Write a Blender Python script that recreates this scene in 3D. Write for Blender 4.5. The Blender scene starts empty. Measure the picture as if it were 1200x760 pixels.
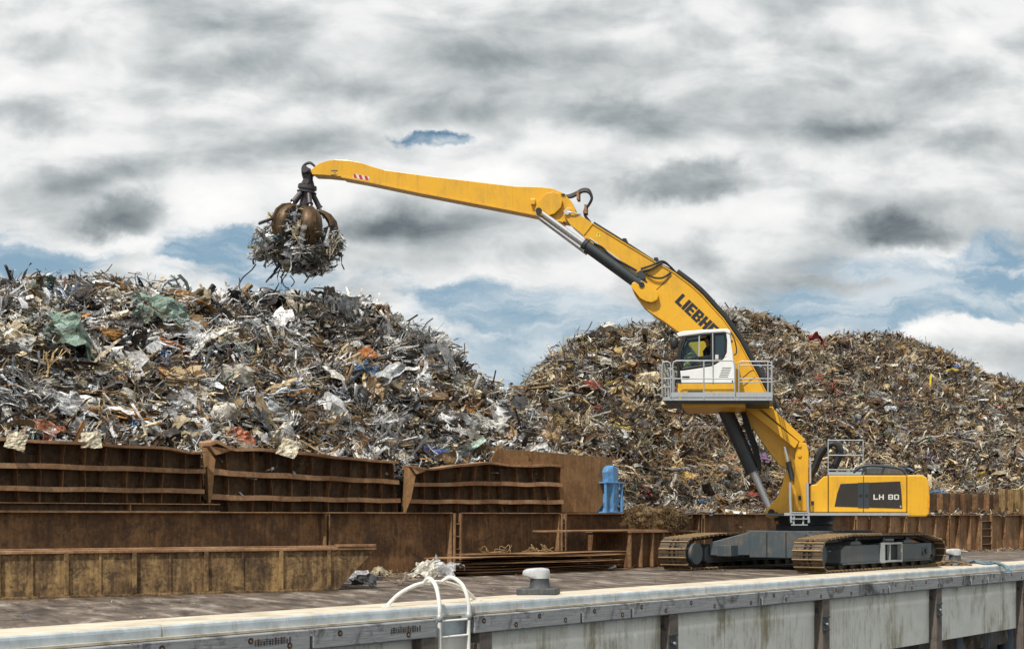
import bpy, bmesh, math, random
import numpy as np
from mathutils import Vector, Matrix, noise as mnoise
R = math.radians
random.seed(7); rng = np.random.default_rng(7)
scene = bpy.context.scene
col = scene.collection
# ------------------------------------------------------------------ camera, sky, sun, exposure
HC = 1.675; F = 1800.0; CX = 900.0; HY = 605.0
cam = bpy.data.cameras.new('camera'); cam_o = bpy.data.objects.new('camera', cam); col.objects.link(cam_o)
cam_o.location = (0, 0, HC); cam_o.rotation_euler = (R(90), 0, 0)
cam.sensor_width = 36; cam.lens = 36 * F / 1200; cam.shift_x = (600 - CX) / 1200; cam.shift_y = (HY - 380) / 1200
cam.clip_start = 0.5; cam.clip_end = 9000
scene.camera = cam_o
SUN_EL, SUN_AZ = 55.0, 200.0      # azimuth clockwise from +Y (the light comes from behind and left of the camera)
sd = Vector((math.sin(R(SUN_AZ)) * math.cos(R(SUN_EL)), math.cos(R(SUN_AZ)) * math.cos(R(SUN_EL)), math.sin(R(SUN_EL))))
sun = bpy.data.lights.new('sun', 'SUN'); sun.energy = 4.3; sun.angle = R(1.0); sun.color = (1.0, 0.95, 0.87)
sun_o = bpy.data.objects.new('sun', sun); col.objects.link(sun_o)
sun_o.rotation_euler = sd.to_track_quat('Z', 'Y').to_euler(); sun_o.location = (-30, -30, 60)
scene.view_settings.view_transform = 'Standard'; scene.view_settings.look = 'None'
scene.view_settings.exposure = 0.0; scene.view_settings.gamma = 1.0; scene.view_settings.use_curve_mapping = False
scene.render.engine = 'CYCLES'
scene.cycles.max_bounces = 5; scene.cycles.diffuse_bounces = 2; scene.cycles.glossy_bounces = 3; scene.cycles.transmission_bounces = 5

class NT:
    """tiny node-building helper"""
    def __init__(s, tree): s.t = tree; s.n = tree.nodes; s.l = tree.links
    def add(s, typ, **kw):
        n = s.n.new(typ)
        for k, v in kw.items(): setattr(n, k, v)
        return n
    def put(s, sock, v):
        if isinstance(v, bpy.types.NodeSocket): s.l.new(v, sock)
        elif v is not None: sock.default_value = v
    def math(s, op, a, b=None, c=None, clamp=False):
        n = s.add('ShaderNodeMath', operation=op, use_clamp=clamp)
        s.put(n.inputs[0], a); s.put(n.inputs[1], b)
        if c is not None: s.put(n.inputs[2], c)
        return n.outputs[0]
    def noise(s, vec, scale, detail=5, rough=0.55, dist=0.0):
        n = s.add('ShaderNodeTexNoise'); s.put(n.inputs['Vector'], vec)
        n.inputs['Scale'].default_value = scale; n.inputs['Detail'].default_value = detail
        n.inputs['Roughness'].default_value = rough; n.inputs['Distortion'].default_value = dist
        return n.outputs['Fac']
    def mapping(s, vec, scale=(1, 1, 1), loc=(0, 0, 0), rot=(0, 0, 0)):
        n = s.add('ShaderNodeMapping'); s.put(n.inputs['Vector'], vec)
        n.inputs['Scale'].default_value = scale; n.inputs['Location'].default_value = loc; n.inputs['Rotation'].default_value = rot
        return n.outputs[0]
    def ramp(s, fac, stops, interp='LINEAR'):
        n = s.add('ShaderNodeValToRGB'); s.put(n.inputs[0], fac); n.color_ramp.interpolation = interp
        e = n.color_ramp.elements
        while len(e) < len(stops): e.new(0.5)
        for i, (p, c) in enumerate(stops):
            e[i].position = p
            e[i].color = (c, c, c, 1) if isinstance(c, (int, float)) else (*c, 1)
        return n.outputs[0]
    def mix(s, fac, a, b, blend='MIX'):
        n = s.add('ShaderNodeMix', data_type='RGBA', blend_type=blend)
        s.put(n.inputs[0], fac)
        for i, v in ((6, a), (7, b)):
            if isinstance(v, bpy.types.NodeSocket): s.l.new(v, n.inputs[i])
            else: n.inputs[i].default_value = (*v, 1)
        return n.outputs[2]
    def smooth(s, x, lo, hi):
        n = s.add('ShaderNodeMapRange', interpolation_type='SMOOTHSTEP'); s.put(n.inputs[0], x)
        n.inputs[1].default_value = lo; n.inputs[2].default_value = hi
        return n.outputs[0]

def build_world():
    w = bpy.data.worlds.new('World'); scene.world = w; w.use_nodes = True
    t = NT(w.node_tree); t.n.clear()
    out = t.add('ShaderNodeOutputWorld'); bg = t.add('ShaderNodeBackground')
    sky = t.add('ShaderNodeTexSky'); sky.sky_type = 'NISHITA'; sky.sun_disc = False
    sky.sun_elevation = R(SUN_EL); sky.sun_rotation = R(SUN_AZ)
    tc = t.add('ShaderNodeTexCoord'); sep = t.add('ShaderNodeSeparateXYZ'); t.l.new(tc.outputs['Generated'], sep.inputs[0])
    ay = t.math('MAXIMUM', t.math('ABSOLUTE', sep.outputs[1]), 0.22)
    u = t.math('DIVIDE', sep.outputs[0], ay); v = t.math('DIVIDE', sep.outputs[2], ay)
    cmb = t.add('ShaderNodeCombineXYZ'); t.l.new(u, cmb.inputs[0]); t.l.new(v, cmb.inputs[1]); P = cmb.outputs[0]
    # warp
    wn = t.add('ShaderNodeTexNoise'); t.l.new(P, wn.inputs['Vector']); wn.inputs['Scale'].default_value = 11; wn.inputs['Detail'].default_value = 9; wn.inputs['Roughness'].default_value = .62
    wv = t.add('ShaderNodeVectorMath', operation='MULTIPLY_ADD'); t.l.new(wn.outputs['Color'], wv.inputs[0])
    wv.inputs[1].default_value = (0.085, 0.05, 0); 
    t.l.new(P, wv.inputs[2]); Pw0 = wv.outputs[0]
    wo = t.add('ShaderNodeVectorMath', operation='SUBTRACT'); t.l.new(Pw0, wo.inputs[0]); wo.inputs[1].default_value = (0.0425, 0.025, 0); Pw = wo.outputs[0]
    sp = t.add('ShaderNodeSeparateXYZ'); t.l.new(Pw, sp.inputs[0]); uw, vw = sp.outputs[0], sp.outputs[1]
    def blob(px, py, a, b, amp=1.0, sharp=1.0):
        bu, bv = (px - CX) / F, (HY - py) / F
        dx = t.math('MULTIPLY', t.math('SUBTRACT', uw, bu), F / a); dy = t.math('MULTIPLY', t.math('SUBTRACT', vw, bv), F / b)
        r2 = t.math('ADD', t.math('MULTIPLY', dx, dx), t.math('MULTIPLY', dy, dy))
        if sharp > 1: r2 = t.math('POWER', r2, sharp)
        return t.math('MULTIPLY', t.math('POWER', 2.718, t.math('MULTIPLY', r2, -1.0)), amp)
    def total(lst):
        acc = blob(*lst[0])
        for b in lst[1:]: acc = t.math('ADD', acc, blob(*b))
        return acc
    # blue gaps, more of them low in the sky
    nA = t.noise(t.mapping(Pw, (6, 15, 1), (3.1, 0.7, 0)), 1.0, 12, 0.66, 0.2)
    low = t.smooth(v, 0.22, 0.05)
    gaps = total([(35, 300, 110, 36, .62), (240, 288, 75, 48, .72), (1150, 300, 90, 40, .35), (330, 330, 90, 18, .3), (650, 392, 130, 62, .72), (540, 350, 110, 30, .45), (1140, 335, 150, 50, .65), (60, 300, 200, 30, .3),
                  (980, 322, 80, 28, .4), (1190, 268, 60, 22, .45), (503, 156, 40, 11, 1.15), (1000, 365, 120, 18, .4), (900, 345, 50, 16, .3)])
    fill = total([(148, 270, 70, 26, .42), (60, 318, 110, 7, .4), (20, 284, 40, 6, .3), (1060, 282, 75, 38, .5), (1130, 385, 110, 12, .5), (1000, 330, 80, 9, .42), (690, 330, 120, 30, .3), (480, 330, 120, 45, .35), (640, 395, 150, 8, .22), (1140, 310, 90, 6, .3), (200, 312, 60, 8, .25)])
    bluef = t.math('ADD', t.math('SUBTRACT', t.math('ADD', gaps, t.math('MULTIPLY', low, 0.34)), t.math('ADD', fill, t.math('MULTIPLY', t.math('SUBTRACT', 1.0, low), 0.34))), t.math('MULTIPLY', t.math('SUBTRACT', nA, 0.5), 2.7))
    blue = t.smooth(bluef, -0.02, 0.46)
    # grey in the cloud deck: soft, sheared streaks
    nB = t.noise(t.mapping(P, (7, 15.5, 1), (0.2, 5.3, 0), (0, 0, R(5))), 1.0, 3.5, 0.5, 0.35)
    nC = t.noise(t.mapping(P, (14, 30, 1), (7.3, 2.1, 0), (0, 0, R(5))), 1.0, 5, 0.55, 0.3)
    nD = t.noise(Pw, 34, 5, 0.6)
    darks = total([(145, 246, 66, 27, 1.1, 2.0), (806, 217, 68, 28, 1.1, 2.2), (1053, 268, 62, 25, .9, 2.0), (810, 305, 42, 24, .7), (300, 74, 80, 28, .7), (480, 118, 110, 24, .55), (690, 125, 120, 16, .45),
                   (455, 260, 90, 20, .8), (20, 122, 60, 30, .7), (610, 290, 60, 20, .35), (1130, 95, 60, 22, .55), (1130, 155, 50, 18, .6), (290, 22, 60, 18, .5), (990, 215, 60, 18, .4), (880, 60, 110, 26, .35), (80, 205, 50, 14, .3),
                   (1010, 145, 90, 14, .5), (140, 195, 70, 12, .4), (700, 20, 90, 16, .4), (640, 60, 80, 14, .35), (170, 110, 60, 16, .35), (760, 150, 70, 14, .35), (370, 165, 50, 14, .35), (60, 60, 60, 16, .3), (960, 90, 50, 12, .3)])
    lights = total([(150, 284, 75, 12, .6), (1062, 298, 70, 14, .6), (1120, 385, 100, 14, .5), (40, 20, 50, 14, .3), (470, 215, 130, 22, .35), (930, 180, 60, 16, .3), (660, 165, 60, 16, .35), (240, 120, 40, 14, .3), (1170, 40, 50, 20, .35), (60, 170, 60, 14, .35), (570, 205, 60, 20, .3), (720, 270, 50, 14, .3), (930, 255, 60, 18, .35)])
    darks = t.math('SUBTRACT', darks, lights)
    g = t.math('ADD', t.math('ADD', darks, t.math('MULTIPLY', t.math('SUBTRACT', nB, 0.50), 2.2)), t.math('ADD', t.math('MULTIPLY', t.math('SUBTRACT', nC, 0.5), 2.1), t.math('MULTIPLY', t.math('SUBTRACT', nD, .5), .3)))
    cloudc = t.ramp(t.math('ADD', t.math('MULTIPLY', g, 0.50), 0.35), [(0.0, (1.0, 0.995, 0.98)), (0.25, (0.86, 0.87, 0.865)), (0.46, (0.60, 0.63, 0.64)), (0.70, (0.36, 0.40, 0.415)), (1.0, (0.15, 0.18, 0.20))])
    skc = t.mix(1.0, sky.outputs[0], (0.045, 0.055, 0.062), 'MULTIPLY')
    bluec = t.mix(0.80, skc, t.ramp(v, [(0.0, (0.48, 0.60, 0.68)), (0.10, (0.34, 0.49, 0.60)), (0.2, (0.26, 0.42, 0.56)), (0.26, (0.10, 0.22, 0.34))]))
    veil = t.smooth(t.noise(t.mapping(Pw, (9, 34, 1), (1.7, 9.1, 0)), 1.0, 9, 0.62, 0.3), .40, .66)
    bluec = t.mix(t.math('MULTIPLY', veil, .7), bluec, (0.80, 0.84, 0.86))
    c = t.mix(blue, cloudc, bluec)
    gnd = t.smooth(v, -0.02, 0.0)
    c = t.mix(gnd, (0.18, 0.19, 0.2), c)
    t.l.new(c, bg.inputs[0]); bg.inputs[1].default_value = 1.0
    t.l.new(bg.outputs[0], out.inputs[0])
build_world()

# ------------------------------------------------------------------ materials
MATS = {}
def newmat(name):
    m = bpy.data.materials.new(name); m.use_nodes = True; t = NT(m.node_tree)
    b = t.n['Principled BSDF']; MATS[name] = m
    return m, t, b
def coords(t, scale=(1, 1, 1)):
    tc = t.add('ShaderNodeTexCoord'); g = t.add('ShaderNodeNewGeometry')
    return t.mapping(g.outputs['Position'], scale)
def bump(t, b, h, strength=0.3, dist=0.02):
    n = t.add('ShaderNodeBump'); n.inputs['Strength'].default_value = strength; n.inputs['Distance'].default_value = dist
    t.l.new(h, n.inputs['Height']); t.l.new(n.outputs[0], b.inputs['Normal'])
def paint(name, base, rough=0.4, dirt=0.12, dirtc=(0.10, 0.075, 0.05), metal=0.0, coat=0.0, scale=1.0):
    m, t, b = newmat(name); P = coords(t)
    n1 = t.noise(P, 1.3 * scale, 6, 0.62); n2 = t.noise(t.mapping(P, (6, 6, 0.8)), 2.0 * scale, 5, 0.65)
    f = t.math('MULTIPLY', t.smooth(t.math('ADD', t.math('MULTIPLY', n1, .6), t.math('MULTIPLY', n2, .5)), 0.50, 0.78), dirt * 2.4, clamp=True)
    v = t.mix(t.noise(P, .5, 3), tuple(x * .9 for x in base), tuple(min(1, x * 1.08) for x in base))
    t.l.new(t.mix(f, v, dirtc), b.inputs['Base Color'])
    t.l.new(t.math('MULTIPLY_ADD', n2, 0.3, rough - .12), b.inputs['Roughness'])
    b.inputs['Metallic'].default_value = metal; b.inputs['Coat Weight'].default_value = coat; b.inputs['Coat Roughness'].default_value = 0.15
    return m
def rust(name, dark, mid, light, rough=0.8, scale=1.0, streak=0.5, patch=None):
    m, t, b = newmat(name); P = coords(t)
    n1 = t.noise(P, 0.9 * scale, 8, 0.66, 0.4); n2 = t.noise(t.mapping(P, (5, 5, 0.7)), 1.6 * scale, 6, 0.65)
    n3 = t.noise(P, 9 * scale, 6, 0.7)
    x = t.math('ADD', t.math('ADD', t.math('MULTIPLY', n1, 0.55), t.math('MULTIPLY', n2, streak * .6)), t.math('MULTIPLY', n3, 0.30))
    lo = (0.55 + streak * .6 + 0.30) * 0.5
    c = t.ramp(x, [(lo - .16, dark), (lo - .02, mid), (lo + .07, tuple(.5 * (a + c_) for a, c_ in zip(mid, light))), (lo + .17, light)])
    if patch:
        pf = t.smooth(t.noise(t.mapping(P, (1, 1, 1), (9, 4, 2)), 2.6 * scale, 9, 0.75, 0.6), .52, .62)
        c = t.mix(t.math('MULTIPLY', pf, 0.75), c, patch)
    t.l.new(c, b.inputs['Base Color']); b.inputs['Roughness'].default_value = rough; b.inputs['Metallic'].default_value = 0.15
    bump(t, b, n3, 0.35, 0.03)
    return m
paint('yellow', (0.71, 0.375, 0.012), 0.40, 0.22, (0.34, 0.19, 0.04), coat=0.25)
paint('white', (0.78, 0.78, 0.76), 0.4, 0.08, (0.4, 0.38, 0.33), coat=0.2)
paint('slate', (0.062, 0.082, 0.095), 0.5, 0.5, (0.15, 0.125, 0.095), scale=1.6)
paint('steel_dark', (0.030, 0.040, 0.046), 0.42, 0.2, (0.08, 0.07, 0.06))
paint('black', (0.010, 0.011, 0.013), 0.5, 0.12, (0.05, 0.045, 0.04))
paint('panel_brown', (0.028, 0.022, 0.017), 0.35, 0.1, (0.06, 0.05, 0.04))
paint('galv', (0.42, 0.45, 0.47), 0.45, 0.2, (0.2, 0.19, 0.17), metal=0.35)
paint('chrome', (0.60, 0.62, 0.64), 0.36, 0.03, (0.3, 0.28, 0.25), metal=0.6)
paint('tube_white', (0.78, 0.77, 0.72), 0.5, 0.22, (0.35, 0.24, 0.13))
paint('letter_white', (0.62, 0.60, 0.55), 0.5, 0.0)
paint('letter_black', (0.010, 0.013, 0.020), 0.5, 0.0)
paint('red', (0.45, 0.02, 0.02), 0.5, 0.05)
paint('amber', (0.75, 0.28, 0.01), 0.3, 0.0)
paint('blue_steel', (0.10, 0.29, 0.56), 0.5, 0.30, (0.13, 0.12, 0.12), scale=2.5)
paint('claw_brown', (0.12, 0.072, 0.032), 0.5, 0.7, (0.035, 0.025, 0.016), metal=0.4, scale=3)
paint('grab_steel', (0.075, 0.070, 0.085), 0.45, 0.4, (0.09, 0.06, 0.035), metal=0.4, scale=2)
paint('bollard_grey', (0.045, 0.053, 0.06), 0.65, 0.3, (0.16, 0.15, 0.13), scale=2)
paint('bollard_white', (0.50, 0.52, 0.53), 0.6, 0.35, (0.25, 0.23, 0.2), scale=2)
paint('seat_cloth', (0.02, 0.02, 0.022), 0.9, 0)
paint('jacket', (0.012, 0.012, 0.016), 0.9, 0)
paint('skin', (0.46, 0.25, 0.17), 0.55, 0)
paint('hair', (0.015, 0.01, 0.008), 0.8, 0)
paint('sticker_yellow', (0.75, 0.60, 0.02), 0.5, 0)
paint('shoe_top', (0.16, 0.12, 0.085), 0.42, 0.6, (0.035, 0.028, 0.022), metal=0.55, scale=2)
paint('shoe_edge', (0.36, 0.24, 0.11), 0.7, 0.4, (0.10, 0.06, 0.03), scale=3)
paint('chain_dark', (0.035, 0.028, 0.022), 0.6, 0.5, (0.12, 0.08, 0.04), scale=3)
paint('water_pipe', (0.12, 0.16, 0.21), 0.5, 0.4, (0.05, 0.05, 0.05))
paint('rope_blue', (0.10, 0.22, 0.30), 0.9, 0.5, (0.32, 0.25, 0.16), scale=6)
rust('rust_beam', (0.036, 0.018, 0.009), (0.125, 0.062, 0.026), (0.32, 0.17, 0.07), streak=0.6, patch=(0.060, 0.040, 0.028))
rust('rust_light', (0.07, 0.036, 0.017), (0.22, 0.12, 0.055), (0.44, 0.27, 0.15), streak=0.5)
rust('rust_plate', (0.08, 0.042, 0.018), (0.24, 0.13, 0.052), (0.40, 0.24, 0.11), streak=0.6)
rust('rust_panel', (0.020, 0.012, 0.007), (0.075, 0.043, 0.021), (0.20, 0.12, 0.055), streak=0.5)  # rust darkened so the shade in the panel bays is in the colour
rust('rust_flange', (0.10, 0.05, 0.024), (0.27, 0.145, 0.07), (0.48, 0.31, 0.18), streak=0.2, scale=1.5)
rust('skip_side', (0.020, 0.012, 0.007), (0.135, 0.080, 0.036), (0.44, 0.29, 0.12), streak=0.6, scale=1.5, patch=(0.040, 0.024, 0.014))
rust('rust_tan', (0.05, 0.03, 0.013), (0.20, 0.125, 0.05), (0.42, 0.30, 0.14), streak=0.8, scale=1.5)

def mat_concrete(name, a, b_, stain, scale=1.0, vert=True, stain_amt=.7, joint=None):
    m, t, b = newmat(name); P = coords(t)
    n1 = t.noise(P, 1.4 * scale, 8, 0.65); n2 = t.noise(t.mapping(P, (7, 7, 0.45) if vert else (1, 1, 1)), 1.5 * scale, 7, 0.7); n3 = t.noise(P, 26 * scale, 5, 0.7)
    n4 = t.noise(t.mapping(P, (1, 1, .5), (5, 3, 8)), .9 * scale, 6, .7, .4)
    c = t.mix(t.smooth(n1, 0.3, 0.7), a, b_)
    st = t.smooth(t.math('ADD', t.math('MULTIPLY', n2, .42), t.math('MULTIPLY', n4, .9)), 0.62, 0.86)
    c = t.mix(t.math('MULTIPLY', st, stain_amt), c, stain)
    c = t.mix(t.math('MULTIPLY', t.smooth(n3, .5, .75), .25), c, tuple(x * .5 for x in a))
    t.l.new(c, b.inputs['Base Color']); b.inputs['Roughness'].default_value = 0.85
    bump(t, b, n3, 0.3, 0.012)
    return m
mat_concrete('concrete_wall', (0.72, 0.71, 0.63), (0.84, 0.83, 0.77), (0.26, 0.21, 0.10), 1.0, True, .85)
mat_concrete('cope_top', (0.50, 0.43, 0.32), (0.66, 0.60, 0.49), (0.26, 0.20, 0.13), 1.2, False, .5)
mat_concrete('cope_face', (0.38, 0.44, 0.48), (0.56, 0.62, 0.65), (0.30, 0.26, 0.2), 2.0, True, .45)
mat_concrete('ledge', (0.40, 0.35, 0.26), (0.58, 0.52, 0.42), (0.14, 0.11, 0.07), 2.0, False)
def mat_timber(name, a, b_, dark, axis):
    m, t, b = newmat(name)
    tc = t.add('ShaderNodeTexCoord'); P = t.mapping(tc.outputs['Object'], axis)
    n1 = t.noise(P, 3.0, 8, 0.7, 1.0); n2 = t.noise(tc.outputs['Object'], .9, 6, 0.7, .8); n3 = t.noise(P, 14, 5, .7)
    c = t.mix(t.smooth(n1, .3, .7), a, b_)
    c = t.mix(t.smooth(n2, .5, .66), c, dark)
    c = t.mix(t.math('MULTIPLY', t.smooth(n3, .55, .7), .5), c, tuple(x * .3 for x in a))
    t.l.new(c, b.inputs['Base Color']); b.inputs['Roughness'].default_value = .8
    bump(t, b, n3, 0.4, 0.02)
mat_timber('timber', (0.20, 0.205, 0.215), (0.38, 0.385, 0.39), (0.055, 0.057, 0.062), (0.35, 9, 9))
mat_timber('timber_pile', (0.085, 0.070, 0.058), (0.19, 0.155, 0.13), (0.030, 0.025, 0.022), (6, 6, .4))
def mat_deck():
    m, t, b = newmat('deck'); g = t.add('ShaderNodeNewGeometry')
    P = t.mapping(g.outputs['Position'], (1, 1, 1), (0, 0, 0), (0, 0, R(59.3)))       # stretched along the quay
    P2 = t.mapping(P, (0.45, 1.8, 1))
    n1 = t.noise(P2, 1.1, 9, 0.68, 0.6); n2 = t.noise(P, 7, 6, 0.7); n3 = t.noise(t.mapping(P2, (1, 1, 1), (3, 8, 0)), .5, 6, .6, .5)
    c = t.ramp(n1, [(.36, (0.024, 0.016, 0.011)), (.46, (0.085, 0.060, 0.042)), (.55, (0.15, 0.115, 0.088)), (.66, (0.33, 0.30, 0.26))])
    c = t.mix(t.math('MULTIPLY', t.smooth(n3, .5, .68), .6), c, (0.045, 0.032, 0.025))
    c = t.mix(t.math('MULTIPLY', t.smooth(n2, .6, .72), .35), c, (0.2, 0.16, 0.12))
    t.l.new(c, b.inputs['Base Color']); t.l.new(t.ramp(n3, [(.4, .85), (.65, .42)]), b.inputs['Roughness'])
    bump(t, b, n2, .35, .02)
mat_deck()
def mat_water():
    m, t, b = newmat('water'); P = coords(t)
    b.inputs['Base Color'].default_value = (0.012, 0.02, 0.022, 1); b.inputs['Roughness'].default_value = .12
    bump(t, b, t.noise(P, 1.5, 6, .6), .6, .2)
mat_water()
def mat_glass():
    m, t, b = newmat('glass')
    b.inputs['Base Color'].default_value = (0.62, 0.82, 0.80, 1); b.inputs['Roughness'].default_value = .02
    b.inputs['Transmission Weight'].default_value = 1.0; b.inputs['IOR'].default_value = 1.45; b.inputs['Specular IOR Level'].default_value = .8
mat_glass()
m, t, b = newmat('glass_dark'); b.inputs['Base Color'].default_value = (0.018, 0.035, 0.042, 1); b.inputs['Roughness'].default_value = .06; b.inputs['Coat Weight'].default_value = .6
def mat_scrap(name, metal_scale=1.0):
    """piece colour comes from a per-piece attribute; grime and rust on top"""
    m, t, b = newmat(name)
    at = t.add('ShaderNodeAttribute'); at.attribute_name = 'tone'
    P = coords(t)
    n1 = t.noise(P, 4.5, 7, 0.72, .5); n2 = t.noise(P, 22, 4, 0.7)
    f = t.smooth(t.math('ADD', t.math('MULTIPLY', n1, .65), t.math('MULTIPLY', n2, .4)), .46, .62)
    dk = t.mix(t.math('MULTIPLY', f, .70), at.outputs['Color'], (0.060, 0.036, 0.018))
    t.l.new(dk, b.inputs['Base Color'])
    t.l.new(t.math('MULTIPLY', at.outputs['Alpha'], .45 * metal_scale), b.inputs['Metallic'])
    t.l.new(t.math('MULTIPLY_ADD', f, .35, .36), b.inputs['Roughness'])
    bump(t, b, t.math('ADD', t.noise(P, 5.5, 3, .6, .8), t.math('MULTIPLY', t.noise(P, 17, 3, .6), .3)), 0.5, 0.10)
mat_scrap('scrap'); mat_scrap('scrap_item', .5)
rust('heap_core', (0.010, 0.007, 0.005), (0.026, 0.018, 0.011), (0.07, 0.045, 0.025), scale=3, streak=.2)
m, t, b = newmat('fibre'); P = coords(t); n1 = t.noise(P, 6, 8, .75, 1.2)
t.l.new(t.ramp(n1, [(.3, (0.035, 0.02, 0.01)), (.55, (0.17, 0.11, 0.05)), (.75, (0.34, 0.24, 0.12))]), b.inputs['Base Color']); b.inputs['Roughness'].default_value = .95

# ------------------------------------------------------------------ mesh helpers
ORG = {}
def tag(o, label=None, cat=None, group=None, kind=None):
    if label: o['label'] = label
    if cat: o['category'] = cat
    if group: o['group'] = group
    if kind: o['kind'] = kind
    return o
def thing(name, label, cat, loc, group=None):
    o = bpy.data.objects.new(name, None); col.objects.link(o); o.location = loc; o.empty_display_size = .3
    ORG[o.name] = Vector(loc); tag(o, label, cat, group); return o
class MB:
    def __init__(s, M=None): s.v = []; s.f = []; s.sm = []; s.mi = []; s.M = M; s.cur = 0
    def add(s, vs, fs, smooth=False):
        n = len(s.v)
        for p in vs:
            p = Vector(p); s.v.append(s.M(p) if s.M else p)
        for f in fs: s.f.append([i + n for i in f]); s.sm.append(smooth); s.mi.append(s.cur)
    def box(s, a, b, taper=None):
        (x0, y0, z0), (x1, y1, z1) = a, b
        s.add([(x0, y0, z0), (x1, y0, z0), (x1, y1, z0), (x0, y1, z0), (x0, y0, z1), (x1, y0, z1), (x1, y1, z1), (x0, y1, z1)],
              [(0, 3, 2, 1), (4, 5, 6, 7), (0, 1, 5, 4), (1, 2, 6, 5), (2, 3, 7, 6), (3, 0, 4, 7)])
    def bar(s, p, q, w, h, up=(0, 0, 1)):
        p = Vector(p); q = Vector(q); d = (q - p).normalized(); up = Vector(up)
        if abs(d.dot(up)) > .98: up = Vector((0, 1, 0))
        sx = d.cross(up).normalized() * (w / 2); sz = sx.cross(d).normalized() * (h / 2)
        vs = [e + a * sx + c * sz for e in (p, q) for a, c in ((-1, -1), (1, -1), (1, 1), (-1, 1))]
        s.add(vs, [(3, 2, 1, 0), (4, 5, 6, 7), (0, 1, 5, 4), (1, 2, 6, 5), (2, 3, 7, 6), (3, 0, 4, 7)])
    def prism(s, pts, d, smooth=False):
        n = len(pts); d = Vector(d); a = [Vector(p) for p in pts]
        s.add(a + [p + d for p in a], [list(range(n))[::-1], list(range(n, 2 * n))] + [(i, (i + 1) % n, n + (i + 1) % n, n + i) for i in range(n)], smooth)
    def tube(s, pts, r, n=8, caps=True):
        pts = [Vector(p) for p in pts]; m = len(pts); rs = r if isinstance(r, (list, tuple)) else [r] * m
        t0 = (pts[1] - pts[0]).normalized(); up = Vector((0, 0, 1)) if abs(t0.z) < .9 else Vector((0, 1, 0))
        sx = t0.cross(up).normalized(); vs = []
        for i in range(m):
            tg = (pts[min(i + 1, m - 1)] - pts[max(i - 1, 0)]).normalized()
            sx = (sx - tg * sx.dot(tg)).normalized(); sy = tg.cross(sx)
            vs += [pts[i] + rs[i] * (math.cos(2 * math.pi * k / n) * sx + math.sin(2 * math.pi * k / n) * sy) for k in range(n)]
        fs = [(i * n + k, i * n + (k + 1) % n, (i + 1) * n + (k + 1) % n, (i + 1) * n + k) for i in range(m - 1) for k in range(n)]
        s.add(vs, fs, True)
        if caps:
            s.add(vs[:n], [list(range(n))[::-1]]); s.add(vs[-n:], [list(range(n))])
    def cyl(s, p, q, r, n=20): s.tube([p, q], r, n)
    def sphere(s, c, r, n=12, m=8, sc=(1, 1, 1)):
        c = Vector(c); vs = [c + Vector((r * sc[0] * math.sin(math.pi * i / m) * math.cos(2 * math.pi * k / n), r * sc[1] * math.sin(math.pi * i / m) * math.sin(2 * math.pi * k / n), r * sc[2] * math.cos(math.pi * i / m))) for i in range(m + 1) for k in range(n)]
        s.add(vs, [(i * n + k, (i + 1) * n + k, (i + 1) * n + (k + 1) % n, i * n + (k + 1) % n) for i in range(m) for k in range(n)], True)
    def build(s, name, mat, parent=None, bevel=0, loc=None, seg=2, weld=False):
        me = bpy.data.meshes.new(name); o = bpy.data.objects.new(name, me); col.objects.link(o)
        if parent is not None: org = ORG[parent.name]; o.parent = parent
        else:
            if loc is None:
                xs = [v.x for v in s.v]; ys = [v.y for v in s.v]; zs = [v.z for v in s.v]
                loc = ((min(xs) + max(xs)) / 2, (min(ys) + max(ys)) / 2, min(zs))
            org = Vector(loc); o.location = org
        ORG[o.name] = org
        me.from_pydata([tuple(v - org) for v in s.v], [], s.f)
        me.polygons.foreach_set('use_smooth', s.sm)
        mats = mat if isinstance(mat, (list, tuple)) else [mat]
        for mm in mats: me.materials.append(MATS[mm])
        if len(mats) > 1: me.polygons.foreach_set('material_index', s.mi)
        bm = bmesh.new(); bm.from_mesh(me)
        if weld: bmesh.ops.remove_doubles(bm, verts=bm.verts, dist=1e-4)
        bmesh.ops.recalc_face_normals(bm, faces=bm.faces); bm.to_mesh(me); bm.free()
        if bevel:
            md = o.modifiers.new('bevel', 'BEVEL'); md.width = bevel; md.segments = seg; md.limit_method = 'ANGLE'; md.angle_limit = R(35); md.harden_normals = False
        return o
def spline(pts, n=8):
    pts = [Vector(p) for p in pts]; P = [pts[0]] + pts + [pts[-1]]; out = []
    for i in range(1, len(P) - 2):
        for k in range(n):
            t = k / n; a, b, c, d = P[i - 1], P[i], P[i + 1], P[i + 2]
            out.append(.5 * ((2 * b) + (c - a) * t + (2 * a - 5 * b + 4 * c - d) * t * t + (3 * b - a - 3 * c + d) * t ** 3))
    out.append(pts[-1]); return out
def PX(px, py, Y): return Vector(((px - CX) * Y / F, Y, HC + (HY - py) * Y / F))
# frames on the quay: E = cope edge line, W = line of the beam wall.  (a along, b inland, z up)
class Frame:
    def __init__(s, o, u): s.o = Vector((o[0], o[1])); s.u = Vector(u).normalized(); s.v = Vector((-s.u.y, s.u.x))
    def __call__(s, p): q = s.o + s.u * p[0] + s.v * p[1]; return Vector((q.x, q.y, p[2]))
    def a(s, px, b=0):
        k = (px - CX) / F; return (k * (s.o.y + b * s.v.y) - s.o.x - b * s.v.x) / (s.u.x - k * s.u.y)
    def z(s, px, py, b=0): q = s((s.a(px, b), b, 0)); return HC + (HY - py) * q.y / F
    def at(s, px, py, b=0): return s((s.a(px, b), b, s.z(px, py, b)))
E = Frame((-10.69, 21.38), (.510, .860))
W = Frame((-11.96, 43.07), (.563, .826))
def ground(px, py, z=0): Y = F * (HC - z) / (py - HY); return Vector(((px - CX) * Y / F, Y, z))

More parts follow.
